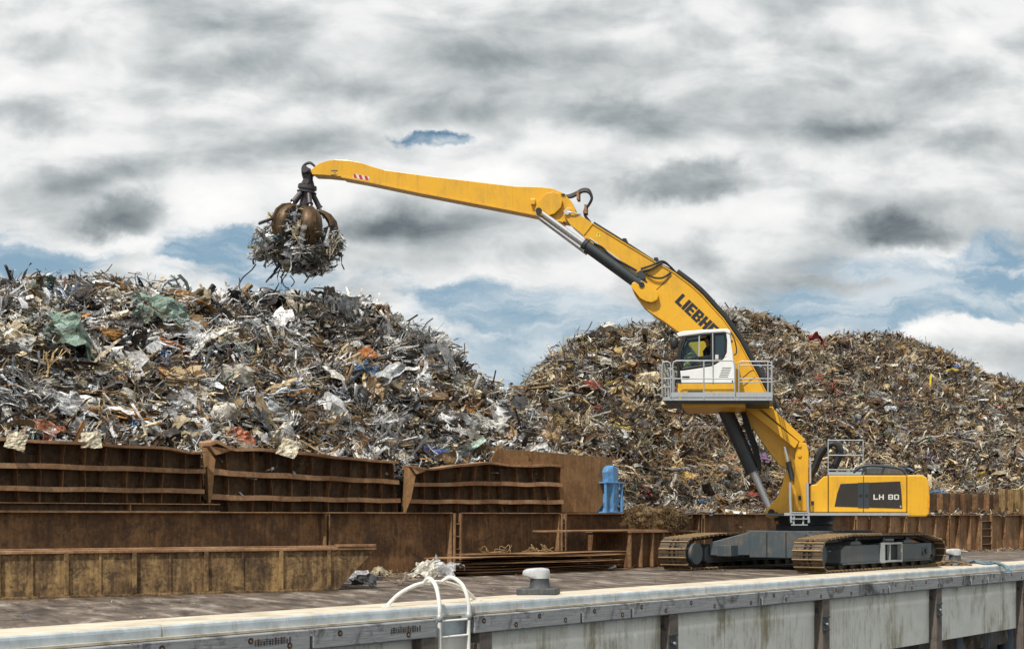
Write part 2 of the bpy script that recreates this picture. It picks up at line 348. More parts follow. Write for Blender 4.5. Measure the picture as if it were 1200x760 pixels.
# ------------------------------------------------------------------ the setting: quay, water
def quay():
    CW = 1.3
    m = MB(E); m.box((-60, CW, -3.0), (900, 900, 0.0)); tag(m.build('quay_deck', 'deck'), kind='structure')
    w = MB(); w.add([(-4000, -4000, -4.3), (4000, -4000, -4.3), (4000, 4000, -4.3), (-4000, 4000, -4.3)], [(0, 1, 2, 3)]); tag(w.build('water', 'water'), kind='structure')
    # cope blocks, each with a rounded nose
    joints = [-60, -20, -8] ; a = -2.0
    px_j = [-160, 190, 556, 722, 868, 990, 1060, 1120, 1170, 1215, 1260, 1330]
    js = [E.a(p) for p in px_j] ; js = [-40, -14] + [j for j in js if j > -13.9] + [95, 140]
    c = MB(E)
    for j0, j1 in zip(js[:-1], js[1:]):
        n = 6; g = .012
        prof = [(CW, -.6), (CW, .012), (.07, .012), (.03, .004), (.008, -.02), (0, -.06), (0, -.17), (.0, -.6)]
        vs = [(j0 + g, p, q) for p, q in prof] + [(j1 - g, p, q) for p, q in prof]; k = len(prof)
        c.add(vs, [list(range(k)), list(range(k, 2 * k))[::-1]] )
        for i in range(k - 1):
            c.cur = 0 if i in (0, 1, 2) else 1
            c.add([vs[i], vs[i + 1], vs[k + i + 1], vs[k + i]], [(0, 1, 2, 3)])
        c.cur = 0
    tag(c.build('quay_coping', ['cope_top', 'cope_face']), kind='structure')
    l = MB(E); l.box((-40, -.07, -.215), (140, .05, -.175)); tag(l.build('quay_ledge', 'ledge'), kind='structure')
    # concrete curtain wall in panels
    pj = [-400, 350, 575, 723, 850, 962, 1098, 1193, 1275, 1340]
    ja = [-40, -12] + [E.a(p) for p in pj[1:]] + [95, 140]
    for i, (j0, j1) in enumerate(zip(ja[:-1], ja[1:])):
        w = MB(E); w.box((j0 + .008, 0.02, -2.25), (j1 - .008, .45, -.216))
        o = w.build('concrete_wall_panel', 'concrete_wall', bevel=.01)
        o['kind'] = 'structure'
    b = MB(E); b.box((-40, 3.5, -4.6), (140, 4.0, -2.2)); tag(b.build('quay_back_wall', 'steel_dark'), kind='structure')  # dark colour stands in for the shade in the space under the quay
quay()
def quay_fittings():
    # timber fender beams along the coping
    tj = [(-90, 152), (153, 360), (361, 508), (551, 677), (678, 736), (737, 888), (889, 1038), (1039, 1134), (1135, 1154), (1155, 1199), (1199.5, 1245), (1246, 1290)]
    names = ['grey fender timber at the far left end of the quay face', 'weathered fender timber with dark smear left of the white ladder', 'fender timber with worn writing directly left of the white ladder',
             'grey fender timber directly right of the white ladder', 'short fender timber below the right side of the near bollard', 'long dark streaked fender timber between near bollard and crawler machine',
             'fender timber below the left crawler track', 'fender timber below the right crawler track', 'very short fender timber under the far bollard', 'fender timber beneath the blue mooring rope',
             'fender timber at the right edge of the quay face', 'farthest fender timber at the right picture edge']
    for (p0, p1), lb in zip(tj, names):
        a0 = E.a(p0, -.16); a1 = E.a(p1, -.16)
        t = MB(); L = a1 - a0; t.box((.025, -.26, -.56), (L - .025, -.072, -.225))
        # local object frame so that the grain runs along the timber
        o = t.build('fender_timber', 'timber', bevel=.018, loc=(0, 0, 0))
        o.location = E((a0, 0, 0)); o.rotation_euler = (0, 0, math.atan2(E.u.y, E.u.x)); o.matrix_world = Matrix.Translation(o.location) @ Matrix.Rotation(o.rotation_euler.z, 4, 'Z')
        tag(o, lb, 'timber', 'fender timbers along the quay edge')
        k = max(1, int(L / 1.6))
        for i in range(k * 2):
            x = L * (i + .5) / (k * 2) + random.uniform(-.15, .15); z = -.33 - .13 * (i % 2)
            h = MB(); h.cyl((x, -.262, z), (x, -.255, z), .055, 12); q = h.build('bolt_hole', 'black', loc=(0, 0, 0)); q.parent = o; 
            h = MB(); h.cyl((x + .004, -.267, z - .006), (x + .004, -.262, z - .006), .026, 8); q2 = h.build('bolt', 'rust_flange', loc=(0, 0, 0)); q2.parent = q
        if 'worn writing' in lb or 'dark smear' in lb:
            s_ = MB(); rr = random.Random(4)
            for i in range(13): x = L - 1.2 + i * .06; hh = rr.uniform(.07, .13); s_.box((x, -.2625, -.42), (x + rr.choice((.018, .03)), -.2602, -.42 + hh))
            for i in range(3): s_.box((L - 1.2, -.2640, -.40 + i * .035), (L - .55, -.2627, -.39 + i * .035))
            q = s_.build('worn_marking', 'chain_dark', loc=(0, 0, 0)); q.parent = o
    # vertical timber piles with black brackets
    pl = [(-60, 'at the far left', .35), (497, 'directly left of the white ladder', .42), (563, 'directly right of the white ladder', .38), (784, 'below the near crawler track gap', .38), (963, 'second from the left with a visible bracket', .42), (1096, 'left of the open bay under the quay', .42), (1197, 'at the right picture edge', .42), (1262, 'beyond the right picture edge', .42)]
    for px, lb, w in pl:
        a0 = E.a(px, -.1)
        t = MB(E); t.box((a0 - w / 2, -.24, -4.6), (a0 + w / 2, .017, -.563))
        o = t.build('timber_pile', 'timber_pile', bevel=.02); tag(o, 'dark upright timber pile ' + lb, 'timber pile', 'timber piles down the quay face')
        if px > 700:
            zb = -1.2; br = MB(E)
            br.box((a0 - .24, -.27, zb - .20), (a0 + .05, -.243, zb + .2)); br.box((a0 - .19, -.31, zb - .03), (a0, -.27, zb + .03))
            br.box((a0 - .24, -.33, zb + .15), (a0 + .05, -.27, zb + .2)); br.box((a0 - .24, -.33, zb - .2), (a0 + .05, -.27, zb - .15))
            q = br.build('bracket', 'steel_dark', o, bevel=.008)
            bb = MB(E); bb.cyl((a0 - .1, -.31, zb - .02), (a0 - .1, -.35, zb - .02), .035, 10); bb.build('bolt', 'galv', q)
    for px, r in ((1118, .3), (1140, .16), (1152, .25), (1178, .3), (880, .3), (830, .3), (1040, .3)):
        a0 = E.a(px, 1.5); t = MB(); p = E((a0, 1.5, 0)); t.cyl((p.x, p.y, -5), (p.x, p.y, -2.2), r, 20)
        o = t.build('steel_pile', 'water_pipe'); tag(o, 'round blue grey steel pile standing in the open bay under the quay', 'pile', 'steel piles under the quay')
quay_fittings()

# ------------------------------------------------------------------ beam wall
def beams():
    lst = [(-220, 384, 1.80), (385.5, 531, 1.80), (541, 657, 1.80), (664, 824, 1.79), (825.5, 944, 1.79), (945.5, 1003, 1.78), (1004.5, 1062, 1.78), (1063, 1113, 1.77), (1114, 1149, 1.77), (1163, 1215, 1.77), (1216, 1290, 1.77)]
    lb = ['long dark rusty plate girder behind the low skip at the left', 'rusty plate girder with scratched face left of the double stiffener', 'rusty plate girder behind the stack of flat plates', 'rusty plate girder behind the fibre bale',
          'rusty plate girder behind the boom foot of the machine', 'rusty girder section under the front of the engine house', 'rusty girder section with pale debris under the engine house', 'rusty girder behind the right crawler track end', 'light brown blotched girder section just right of the counterweight', 'light brown girder at the right picture edge', 'last rusty girder beyond the right picture edge']
    for (p0, p1, h), l in zip(lst, lb):
        a0, a1 = W.a(p0), W.a(p1); root = thing('plate_girder', l, 'steel girder', W(((a0 + a1) / 2, .25, 0)), 'rusty girders standing in a row on the quay')
        mt = 'rust_light' if p0 > 1000 else 'rust_beam'
        m = MB(W); m.box((a0 + .01, .22, .04), (a1 - .01, .245, h - .03)); m.build('web', mt, root)
        m = MB(W); m.box((a0 + .01, 0.0, h - .03), (a1 - .01, .5, h)); m.build('top_flange', 'rust_flange', root, bevel=.006)
        m = MB(W); m.box((a0 + .01, 0.0, 0.003), (a1 - .01, .5, 0.035)); m.build('bottom_flange', mt, root, bevel=.006)
        sp = [a0 + .03, a1 - .05] + ([W.a(x) for x in (820,)] if p0 == 664 else [])
        if p0 > 1000: sp += [a0 + (a1 - a0) * f for f in (.3, .68)]
        if p0 == -220: sp += []
        for x in sp:
            m = MB(W); m.box((x, .02, .036), (x + .025, .218, h - .032)); m.build('stiffener', 'rust_light', root)
    # doubled stiffener box between girders
    for p0, p1, h, l in ((531.5, 540.5, 1.78, 'narrow ladder-like rusty steel section between two girders left of the plate stack'), (657.5, 663.5, 1.78, 'narrow rusty steel section between girders left of the blue steel piece'), (1149.5, 1162.5, 1.75, 'narrow rusty section between the two light brown girders at right')):
        a0, a1 = W.a(p0), W.a(p1); root = thing('steel_post', l, 'steel post', W(((a0 + a1) / 2, .1, 0)), 'upright posts between the girders')
        m = MB(W); m.box((a0 + .02, .10, .0), (a1 - .02, .13, h)); m.build('web', 'rust_panel', root)
        for x in (a0 + .01, a1 - .07): m = MB(W); m.box((x, -.04, 0), (x + .05, .099, h)); m.build('flange', 'rust_light', root, bevel=.005)
        for k in range(4): m = MB(W); z = .3 + k * .38; m.box((a0 + .062, -.02, z), (a1 - .072, .098, z + .03)); m.build('rung', 'rust_flange', root)
    # thin rail-like beam lying on the girders at the left
    a0, a1 = W.a(-160), W.a(258); root = thing('flat_beam', 'thin rusty beam lying along the girder top under the leftmost dented panel', 'steel beam', W(((a0 + a1) / 2, .2, 1.803)))
    m = MB(W); m.box((a0, .0, 1.803), (a1, .42, 1.82)); m.build('lower_flange', 'rust_flange', root)
    m = MB(W); m.box((a0, .2, 1.821), (a1, .22, 1.985)); m.build('web', 'rust_panel', root)
    m = MB(W); m.box((a0, .0, 1.986), (a1, .42, 2.005)); m.build('upper_flange', 'rust_flange', root)
    for x in (153,): m = MB(W); a = W.a(x); m.box((a, .02, 1.821), (a + .03, .199, 1.985)); m.build('stiffener', 'rust_light', root)
beams()

def dented_panel(p0, p1, b0, z0, ytl, ytr, label, dents, ribs=11, seed=0):
    """old barge side: plate with vertical ribs, horizontal stringers and a buckled top rim"""
    rr = random.Random(seed); a0, a1 = W.a(p0, b0), W.a(p1, b0); L = a1 - a0
    ztl, ztr = W.z(p0, ytl, b0), W.z(p1, ytr, b0)
    def defo(p):
        s, b, t = p; f = s / L
        zt = ztl + (ztr - ztl) * f - z0
        dz = sum(1.9 * am * math.exp(-((f - c) / w) ** 2) for c, w, am in dents) * t ** 1.5
        db = (.14 * math.sin(f * 5 + seed) + .05 * math.sin(f * 17 + seed)) * t + .06 * math.sin(f * 9 + t * 3 + seed) * t
        return W((a0 + s, b0 + b + db, z0 + t * (zt + dz)))
    root = thing('dented_panel', label, 'steel panel', W(((a0 + a1) / 2, b0, z0)), 'buckled ribbed barge panels standing on the girders')
    n = 40
    m = MB(defo)
    for i in range(n):
        for j in range(4):
            m.add([(L * i / n, .30, j / 4), (L * (i + 1) / n, .30, j / 4), (L * (i + 1) / n, .30, (j + 1) / 4), (L * i / n, .30, (j + 1) / 4)], [(0, 1, 2, 3)], True)
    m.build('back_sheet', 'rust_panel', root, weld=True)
    def strip(nm, t0, dt, w, mt, s0=0, s1=L, off=0):
        m = MB(defo); k = 36; vs = []
        for i in range(k + 1):
            s = s0 + (s1 - s0) * i / k; jt = .006 * math.sin(i * .7 + seed * 3 + t0 * 9)
            vs += [(s, .0 + off, t0 + jt), (s, .0 + off, t0 + dt + jt), (s, w, t0 + dt + jt), (s, w, t0 + jt)]
        fs = [(i * 4 + q, i * 4 + (q + 1) % 4, i * 4 + 4 + (q + 1) % 4, i * 4 + 4 + q) for i in range(k) for q in range(4)]
        m.add(vs, fs + [(0, 3, 2, 1), (4 * k, 4 * k + 1, 4 * k + 2, 4 * k + 3)]); m.build(nm, mt, root)
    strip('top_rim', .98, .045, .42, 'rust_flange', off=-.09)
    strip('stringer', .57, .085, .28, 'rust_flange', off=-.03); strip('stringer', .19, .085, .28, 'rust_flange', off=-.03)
    for i in range(ribs + 1):
        s = min(L - .04, max(0.01, L * i / ribs + rr.uniform(-.06, .06))); m = MB(defo); le = rr.uniform(-.08, .08)
        for j in range(6):
            t0, t1 = j / 6 * .98, (j + 1) / 6 * .98
            x0, x1 = min(L, max(0, s + le * t0)), min(L, max(0, s + le * t1))
            wv = lambda t: .08 + .02 * math.sin(t * 8 + i)
            m.add([(x0, wv(t0), t0), (x0, .29, t0), (x1, .29, t1), (x1, wv(t1), t1), (x0 + .02, wv(t0), t0), (x0 + .02, .29, t0), (x1 + .02, .29, t1), (x1 + .02, wv(t1), t1)], [(0, 1, 2, 3), (7, 6, 5, 4), (0, 3, 7, 4)])
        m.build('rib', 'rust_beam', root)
    if p0 > 0:
        m = MB(defo); zt = 1.0
        m.add([(-.05, -.10, 1.0), (.62, -.09, .99), (.35, -.05, .88), (.10, -.12, .84), (-.05, .1, 1.0), (.62, .1, .99), (.35, .1, .88), (.10, .1, .84)], [(0, 1, 2, 3), (7, 6, 5, 4), (0, 4, 5, 1), (1, 5, 6, 2), (2, 6, 7, 3), (3, 7, 4, 0)])
        m.build('folded_corner', 'rust_flange', root)
        m = MB(defo); m.add([(-.08, -.02, .98), (.10, -.10, .78), (.02, -.06, .3), (-.08, 0, .0), (-.02, .25, .98), (.12, .2, .78), (.1, .2, .3), (.0, .2, .0)], [(0, 1, 2, 3), (7, 6, 5, 4), (0, 4, 5, 1), (1, 5, 6, 2), (2, 6, 7, 3), (3, 7, 4, 0)])
        m.build('end_plate', 'rust_plate', root)
    return root
dented_panel(-150, 238, .05, 2.01, 515, 527, 'leftmost long buckled rusty panel, with cream sack hanging over its rim', [(.35, .3, .05), (.95, .06, -.05)], 15, 1)
dented_panel(248, 469, .16, 1.803, 526, 542, 'middle buckled rusty panel with a crumpled upper left corner', [(.03, .04, .10), (.3, .2, .04)], 10, 2)
dented_panel(478, 661, .0, 1.803, 545, 547, 'rightmost buckled rusty panel, with a wavy rim, in front of the flat brown plate', [(.12, .12, -.06), (.5, .16, .05), (.9, .1, .03)], 10, 4)

def misc_left():
    # flat plate leaning behind, cut with a sloping end
    b0 = .50; Y = lambda px: W((W.a(px, b0), b0, 0)).y
    pts = [W.at(583, 525, b0), W.at(718, 536, b0), W.at(716, 553, b0), W.at(706, 566, b0), W.at(707, 590, b0), W.at(700, 600, b0), W.at(570, 600, b0), W.at(574, 540, b0)]
    m = MB(); m.prism(pts, (-.03, .03, 0)); tag(m.build('steel_plate', 'rust_plate', bevel=.004), 'big flat brown steel plate standing between the buckled panels and the blue steel piece', 'steel plate')
    # blue steel piece
    b0 = .30; zb = 1.803; a0, a1 = W.a(707, b0), W.a(729, b0); c = (a0 + a1) / 2
    root = thing('blue_steel_piece', 'bright blue dented steel housing with flanges standing on the girder', 'steel piece', W((c, b0, zb)))
    h = W.z(716, 545, b0) - zb
    def bd(p):
        s, b, t = p; return W((c + s + .03 * math.sin(t * 2.2) * (1 if t < h * .6 else .4), b0 + b + .02 * math.sin(t * 5 + s * 6), zb + t))
    w = (a1 - a0) / 2
    m = MB(bd); k = 14
    prof = [(w * .62, .0), (w * .5, .1), (w * .62, .22), (w * .55, .42), (w * .64, .6), (w * .6, .72), (w * .66, .86), (w * .5, .95), (w * .15, 1.0)]
    rings = []
    for (r, t) in prof:
        t *= h
        rings.append([(-r, 0, t), (-r * .3, -.10, t), (r * .4, -.06, t), (r, 0, t), (r, .45, t), (-r, .45, t)])
    vs = [q for r_ in rings for q in r_]; n = 6
    m.add(vs, [(i * n + q, i * n + (q + 1) % n, (i + 1) * n + (q + 1) % n, (i + 1) * n + q) for i in range(len(prof) - 1) for q in range(n)] + [list(range(n))[::-1], [len(vs) - n + q for q in range(n)]])
    m.build('housing', 'blue_steel', root, bevel=.015)
    for t in (0.0, h * .62): m = MB(bd); m.box((-w * 1.0, -.14, t), (w * 1.0, .5, t + .05)); m.build('flange', 'blue_steel', root, bevel=.01)
    for s_ in (-.95, .78): m = MB(bd); m.box((w * s_, -.10, .05), (w * s_ + .06, -.02, h * .62)); m.build('edge_strip', 'blue_steel', root, bevel=.006)
    # ribbed box with a slab on it, and the fibre bale
    b1 = -2.3
    a0, a1 = W.a(738, b1), W.a(815, b1); zt = W.z(760, 622, b1)
    root = thing('ribbed_container', 'rusty ribbed steel bin beneath the brown fibre bale, left of the crawler track', 'steel bin', W(((a0 + a1) / 2, b1, 0)))
    m = MB(W); m.box((a0, b1 + .1, .02), (a1, b1 + 1.8, zt - .05)); m.build('wall', 'rust_beam', root, bevel=.01)
    n = 7
    for i in range(n):
        x = a0 + (a1 - a0 - .07) * i / (n - 1); m = MB(W); m.box((x, b1 - .03, .02), (x + .07, b1 + .098, zt - .05)); m.build('rib', 'rust_light', root, bevel=.006)
    m = MB(W); m.box((a0 - .05, b1 - .06, zt - .048), (a1 + .05, b1 + 1.85, zt)); m.build('rim', 'rust_flange', root, bevel=.008)
    a2 = W.a(628, b1 + .6); m = MB(W)
    m.prism([(a2, b1 + .5, zt + .004), (a2 + .8, b1 + .1, zt + .004), (a1 * .6 + a0 * .4, b1 - .02, zt + .004), (a1 * .6 + a0 * .4, b1 + 1.7, zt + .004), (a2 + .6, b1 + 1.3, zt + .004)], (0, 0, .045))
    tag(m.build('steel_sheet', 'rust_flange', bevel=.004), 'long thin rusty sheet jutting left from the bin rim under the fibre bale', 'steel sheet')
    m = MB(); rr = random.Random(3)
    c0 = W((W.a(768, b1 + .8), b1 + .8, zt + .40)); 
    for i in range(2600):
        th = rr.uniform(0, 2 * math.pi); ph = math.acos(rr.uniform(-.55, 1)); r = rr.uniform(.82, 1.05)
        sq = lambda q: math.copysign(abs(q) ** .62, q)
        d = Vector((sq(math.sin(ph) * math.cos(th)) * 1.02, sq(math.sin(ph) * math.sin(th)) * .8, sq(math.cos(ph)) * .38)) * r
        q = c0 + d + Vector((0, 0, .05 * math.sin(d.x * 6)))
        pts = [q]; 
        for k in range(3): q = q + Vector((rr.gauss(0, .05), rr.gauss(0, .05), rr.gauss(0, .04))); pts.append(q)
        m.tube(pts, rr.uniform(.006, .013), 3, False)
    for i in range(90):
        th = rr.uniform(0, 2 * math.pi); ph = math.acos(rr.uniform(-.6, 1)); sq = lambda q: math.copysign(abs(q) ** .6, q)
        m.sphere(c0 + Vector((sq(math.sin(ph) * math.cos(th)) * .86, sq(math.sin(ph) * math.sin(th)) * .66, sq(math.cos(ph)) * .30)), rr.uniform(.10, .2), 9, 6, (1, .9, .7))
    m.box(c0 - Vector((.85, .62, .36)), c0 + Vector((.85, .62, .26)))
    tag(m.build('fibre_bale', 'fibre'), 'shaggy brown bale of tangled fibre lying on the ribbed bin', 'bale')
    # stack of plates on the deck
    rr = random.Random(11); z = 0.01
    for i in range(13):
        b = -2.9 + rr.uniform(-.35, .35); p0 = max(524, 550 + rr.uniform(-32, 38)); p1 = 738 + rr.uniform(-28, 4)
        a0, a1 = W.a(p0, b), W.a(p1, b); th = .018; n = 10; w = 1.7 + rr.uniform(-.5, .3); sk = rr.uniform(-.35, .35)
        m = MB(W); vs = []; sg = rr.uniform(-.02, .07); cut = rr.uniform(.1, .9); tl = rr.uniform(-.03, .05); ph = rr.choice((1, 1.5, 2))
        for k in range(n + 1):
            f = k / n; zz = z + sg * math.sin(f * math.pi * ph) * .6 + tl * (1 - f) + (.10 * max(0, .35 - f) if i > 7 else 0) * (1 if i % 2 else -.2)
            zz = max(.005 + i * .002, zz); x = a0 + (a1 - a0) * f; bb = b + sk * f + (cut * (1 - f * 5) if f < .2 else 0)
            vs += [(x, bb, zz), (x, bb, zz + th), (x, b + sk * f + w, zz + th), (x, b + sk * f + w, zz)]
        m.add(vs, [(q * 4 + e, q * 4 + (e + 1) % 4, q * 4 + 4 + (e + 1) % 4, q * 4 + 4 + e) for q in range(n) for e in range(4)] + [(0, 3, 2, 1), (4 * n, 4 * n + 1, 4 * n + 2, 4 * n + 3)])
        tag(m.build('flat_plate', ['rust_flange', 'rust_plate', 'rust_beam'][i % 3]), ('topmost rusty flat plate of the stack lying before the girders' if i == 12 else 'rusty flat steel plate inside the low stack before the girders'), 'steel plate', 'rusty flat plates stacked on the quay')
        z += th + rr.uniform(.008, .055)
misc_left()

def skip():
    """long low ribbed steel skip with a sloping right end"""
    A = ground(-190, 708); B = ground(398, 691); d = (B - A); L = d.length; u = Vector((d.x, d.y)); S = Frame((A.x, A.y), u)
    H = .97; D = 2.2
    root = thing('low_skip', 'long low skip with flaking yellow brown paint and a sloping right end', 'skip', S((L / 2, D / 2, 0)))
    ext = .85
    def side(bb, th, nm):
        m = MB(S); m.prism([(0, bb, .02), (L, bb, .02), (L + ext, bb, H - .06), (0, bb, H - .06)], (0, 0, 0)) if False else None
        m = MB(S); P = [(0, bb, .02), (L, bb, .02), (L + ext, bb, H - .06), (0, bb, H - .06)]; Q = [(x, b + th, z) for x, b, z in P]
        m.add(P + Q, [(0, 1, 2, 3), (7, 6, 5, 4), (0, 4, 5, 1), (1, 5, 6, 2), (2, 6, 7, 3), (3, 7, 4, 0)]); m.build(nm, 'skip_side', root)
    side(.06, .03, 'side_wall'); side(D - .09, .03, 'side_wall')
    m = MB(S); m.box((0, .095, .02), (L, D - .095, .05)); m.build('floor', 'skip_side', root)
    m = MB(S); m.add([(L, .095, .02), (L, D - .095, .02), (L + ext, D - .095, H - .06), (L + ext, .095, H - .06), (L - .03, .095, .02), (L - .03, D - .095, .02), (L + ext - .03, D - .095, H - .06), (L + ext - .03, .095, H - .06)],
                     [(0, 1, 2, 3), (7, 6, 5, 4), (0, 4, 5, 1), (1, 5, 6, 2), (2, 6, 7, 3), (3, 7, 4, 0)]); m.build('end_wall', 'skip_side', root)
    for bb in (0.0, D - .13): m = MB(S); m.box((0, bb, H - .058), (L + ext + .03, bb + .13, H + .01)); m.build('rim', 'rust_flange', root, bevel=.012)
    m = MB(S); m.box((L + ext - .9, -.02, H + .012), (L + ext + .02, .20, H + .07)); m.build('lip_plate', 'rust_light', root, bevel=.01)
    m = MB(S); m.box((0, .0, .0), (L - .02, .058, .05)); m.build('bottom_rail', 'skip_side', root, bevel=.006)
    for px in (-130, -60, -2, 78, 158, 242, 330, 386):
        k = (px - CX) / F; a = (k * S.o.y - S.o.x) / (S.u.x - k * S.u.y)
        m = MB(S); m.box((a - .045, -.005, .052), (a + .045, .057, H - .06)); m.build('post', 'skip_side', root, bevel=.01)
    for px in (38, 118, 200, 285):
        k = (px - CX) / F; a = (k * S.o.y - S.o.x) / (S.u.x - k * S.u.y)
        m = MB(S); m.box((a - .02, .03, .052), (a + .02, .057, H - .06)); m.build('seam_strip', 'skip_side', root)
skip()

def right_bins():
    for p0, p1, y0, y1, mt, lb, n, b0 in ((1060, 1172, 576, 579, 'rust_panel', 'dark rusty ribbed side panel on the girders behind the counterweight', 9, .3), (1177, 1240, 573, 573, 'rust_tan', 'tan flaking ribbed steel panel on the girders at the right edge', 8, .2), (1244, 1290, 577, 577, 'rust_panel', 'last dark ribbed panel beyond the right picture edge', 6, .3)):
        a0, a1 = W.a(p0, b0), W.a(p1, b0); h0, h1 = W.z(p0, y0, b0), W.z(p1, y1, b0); z0 = 1.80
        root = thing('ribbed_barrier', lb, 'steel panel', W(((a0 + a1) / 2, b0, z0)), 'ribbed panels standing on the girders at right')
        m = MB(W); m.prism([(a0, b0 + .3, z0), (a1, b0 + .3, z0), (a1, b0 + .3, h1), (a0, b0 + .3, h0)], (0, 0, 0)) if False else None
        m = MB(W); P = [(a0, b0 + .3, z0), (a1, b0 + .3, z0), (a1, b0 + .3, h1), (a0, b0 + .3, h0)]; Q = [(x, b + .03, z) for x, b, z in P]
        m.add(P + Q, [(0, 1, 2, 3), (7, 6, 5, 4), (0, 4, 5, 1), (1, 5, 6, 2), (2, 6, 7, 3), (3, 7, 4, 0)]); m.build('sheet', mt, root)
        for i in range(n):
            x = a0 + (a1 - a0 - .1) * i / (n - 1); hh = h0 + (h1 - h0) * i / (n - 1); le = .12 * math.sin(i * 2.1)
            m = MB(W); m.add([(x, b0, z0), (x + .06, b0, z0), (x + .06 + le, b0, hh), (x + le, b0, hh), (x, b0 + .298, z0), (x + .06, b0 + .298, z0), (x + .06 + le, b0 + .298, hh), (x + le, b0 + .298, hh)],
                             [(0, 1, 2, 3), (7, 6, 5, 4), (0, 4, 5, 1), (1, 5, 6, 2), (2, 6, 7, 3), (3, 7, 4, 0)]); m.build('rib', 'rust_beam' if mt != 'rust_tan' else mt, root)
        m = MB(W); m.box((a0, b0 - .02, z0 - .0), (a1, b0 + .32, z0 + .04)); 
        m.build('base_rail', 'rust_flange', root)
right_bins()

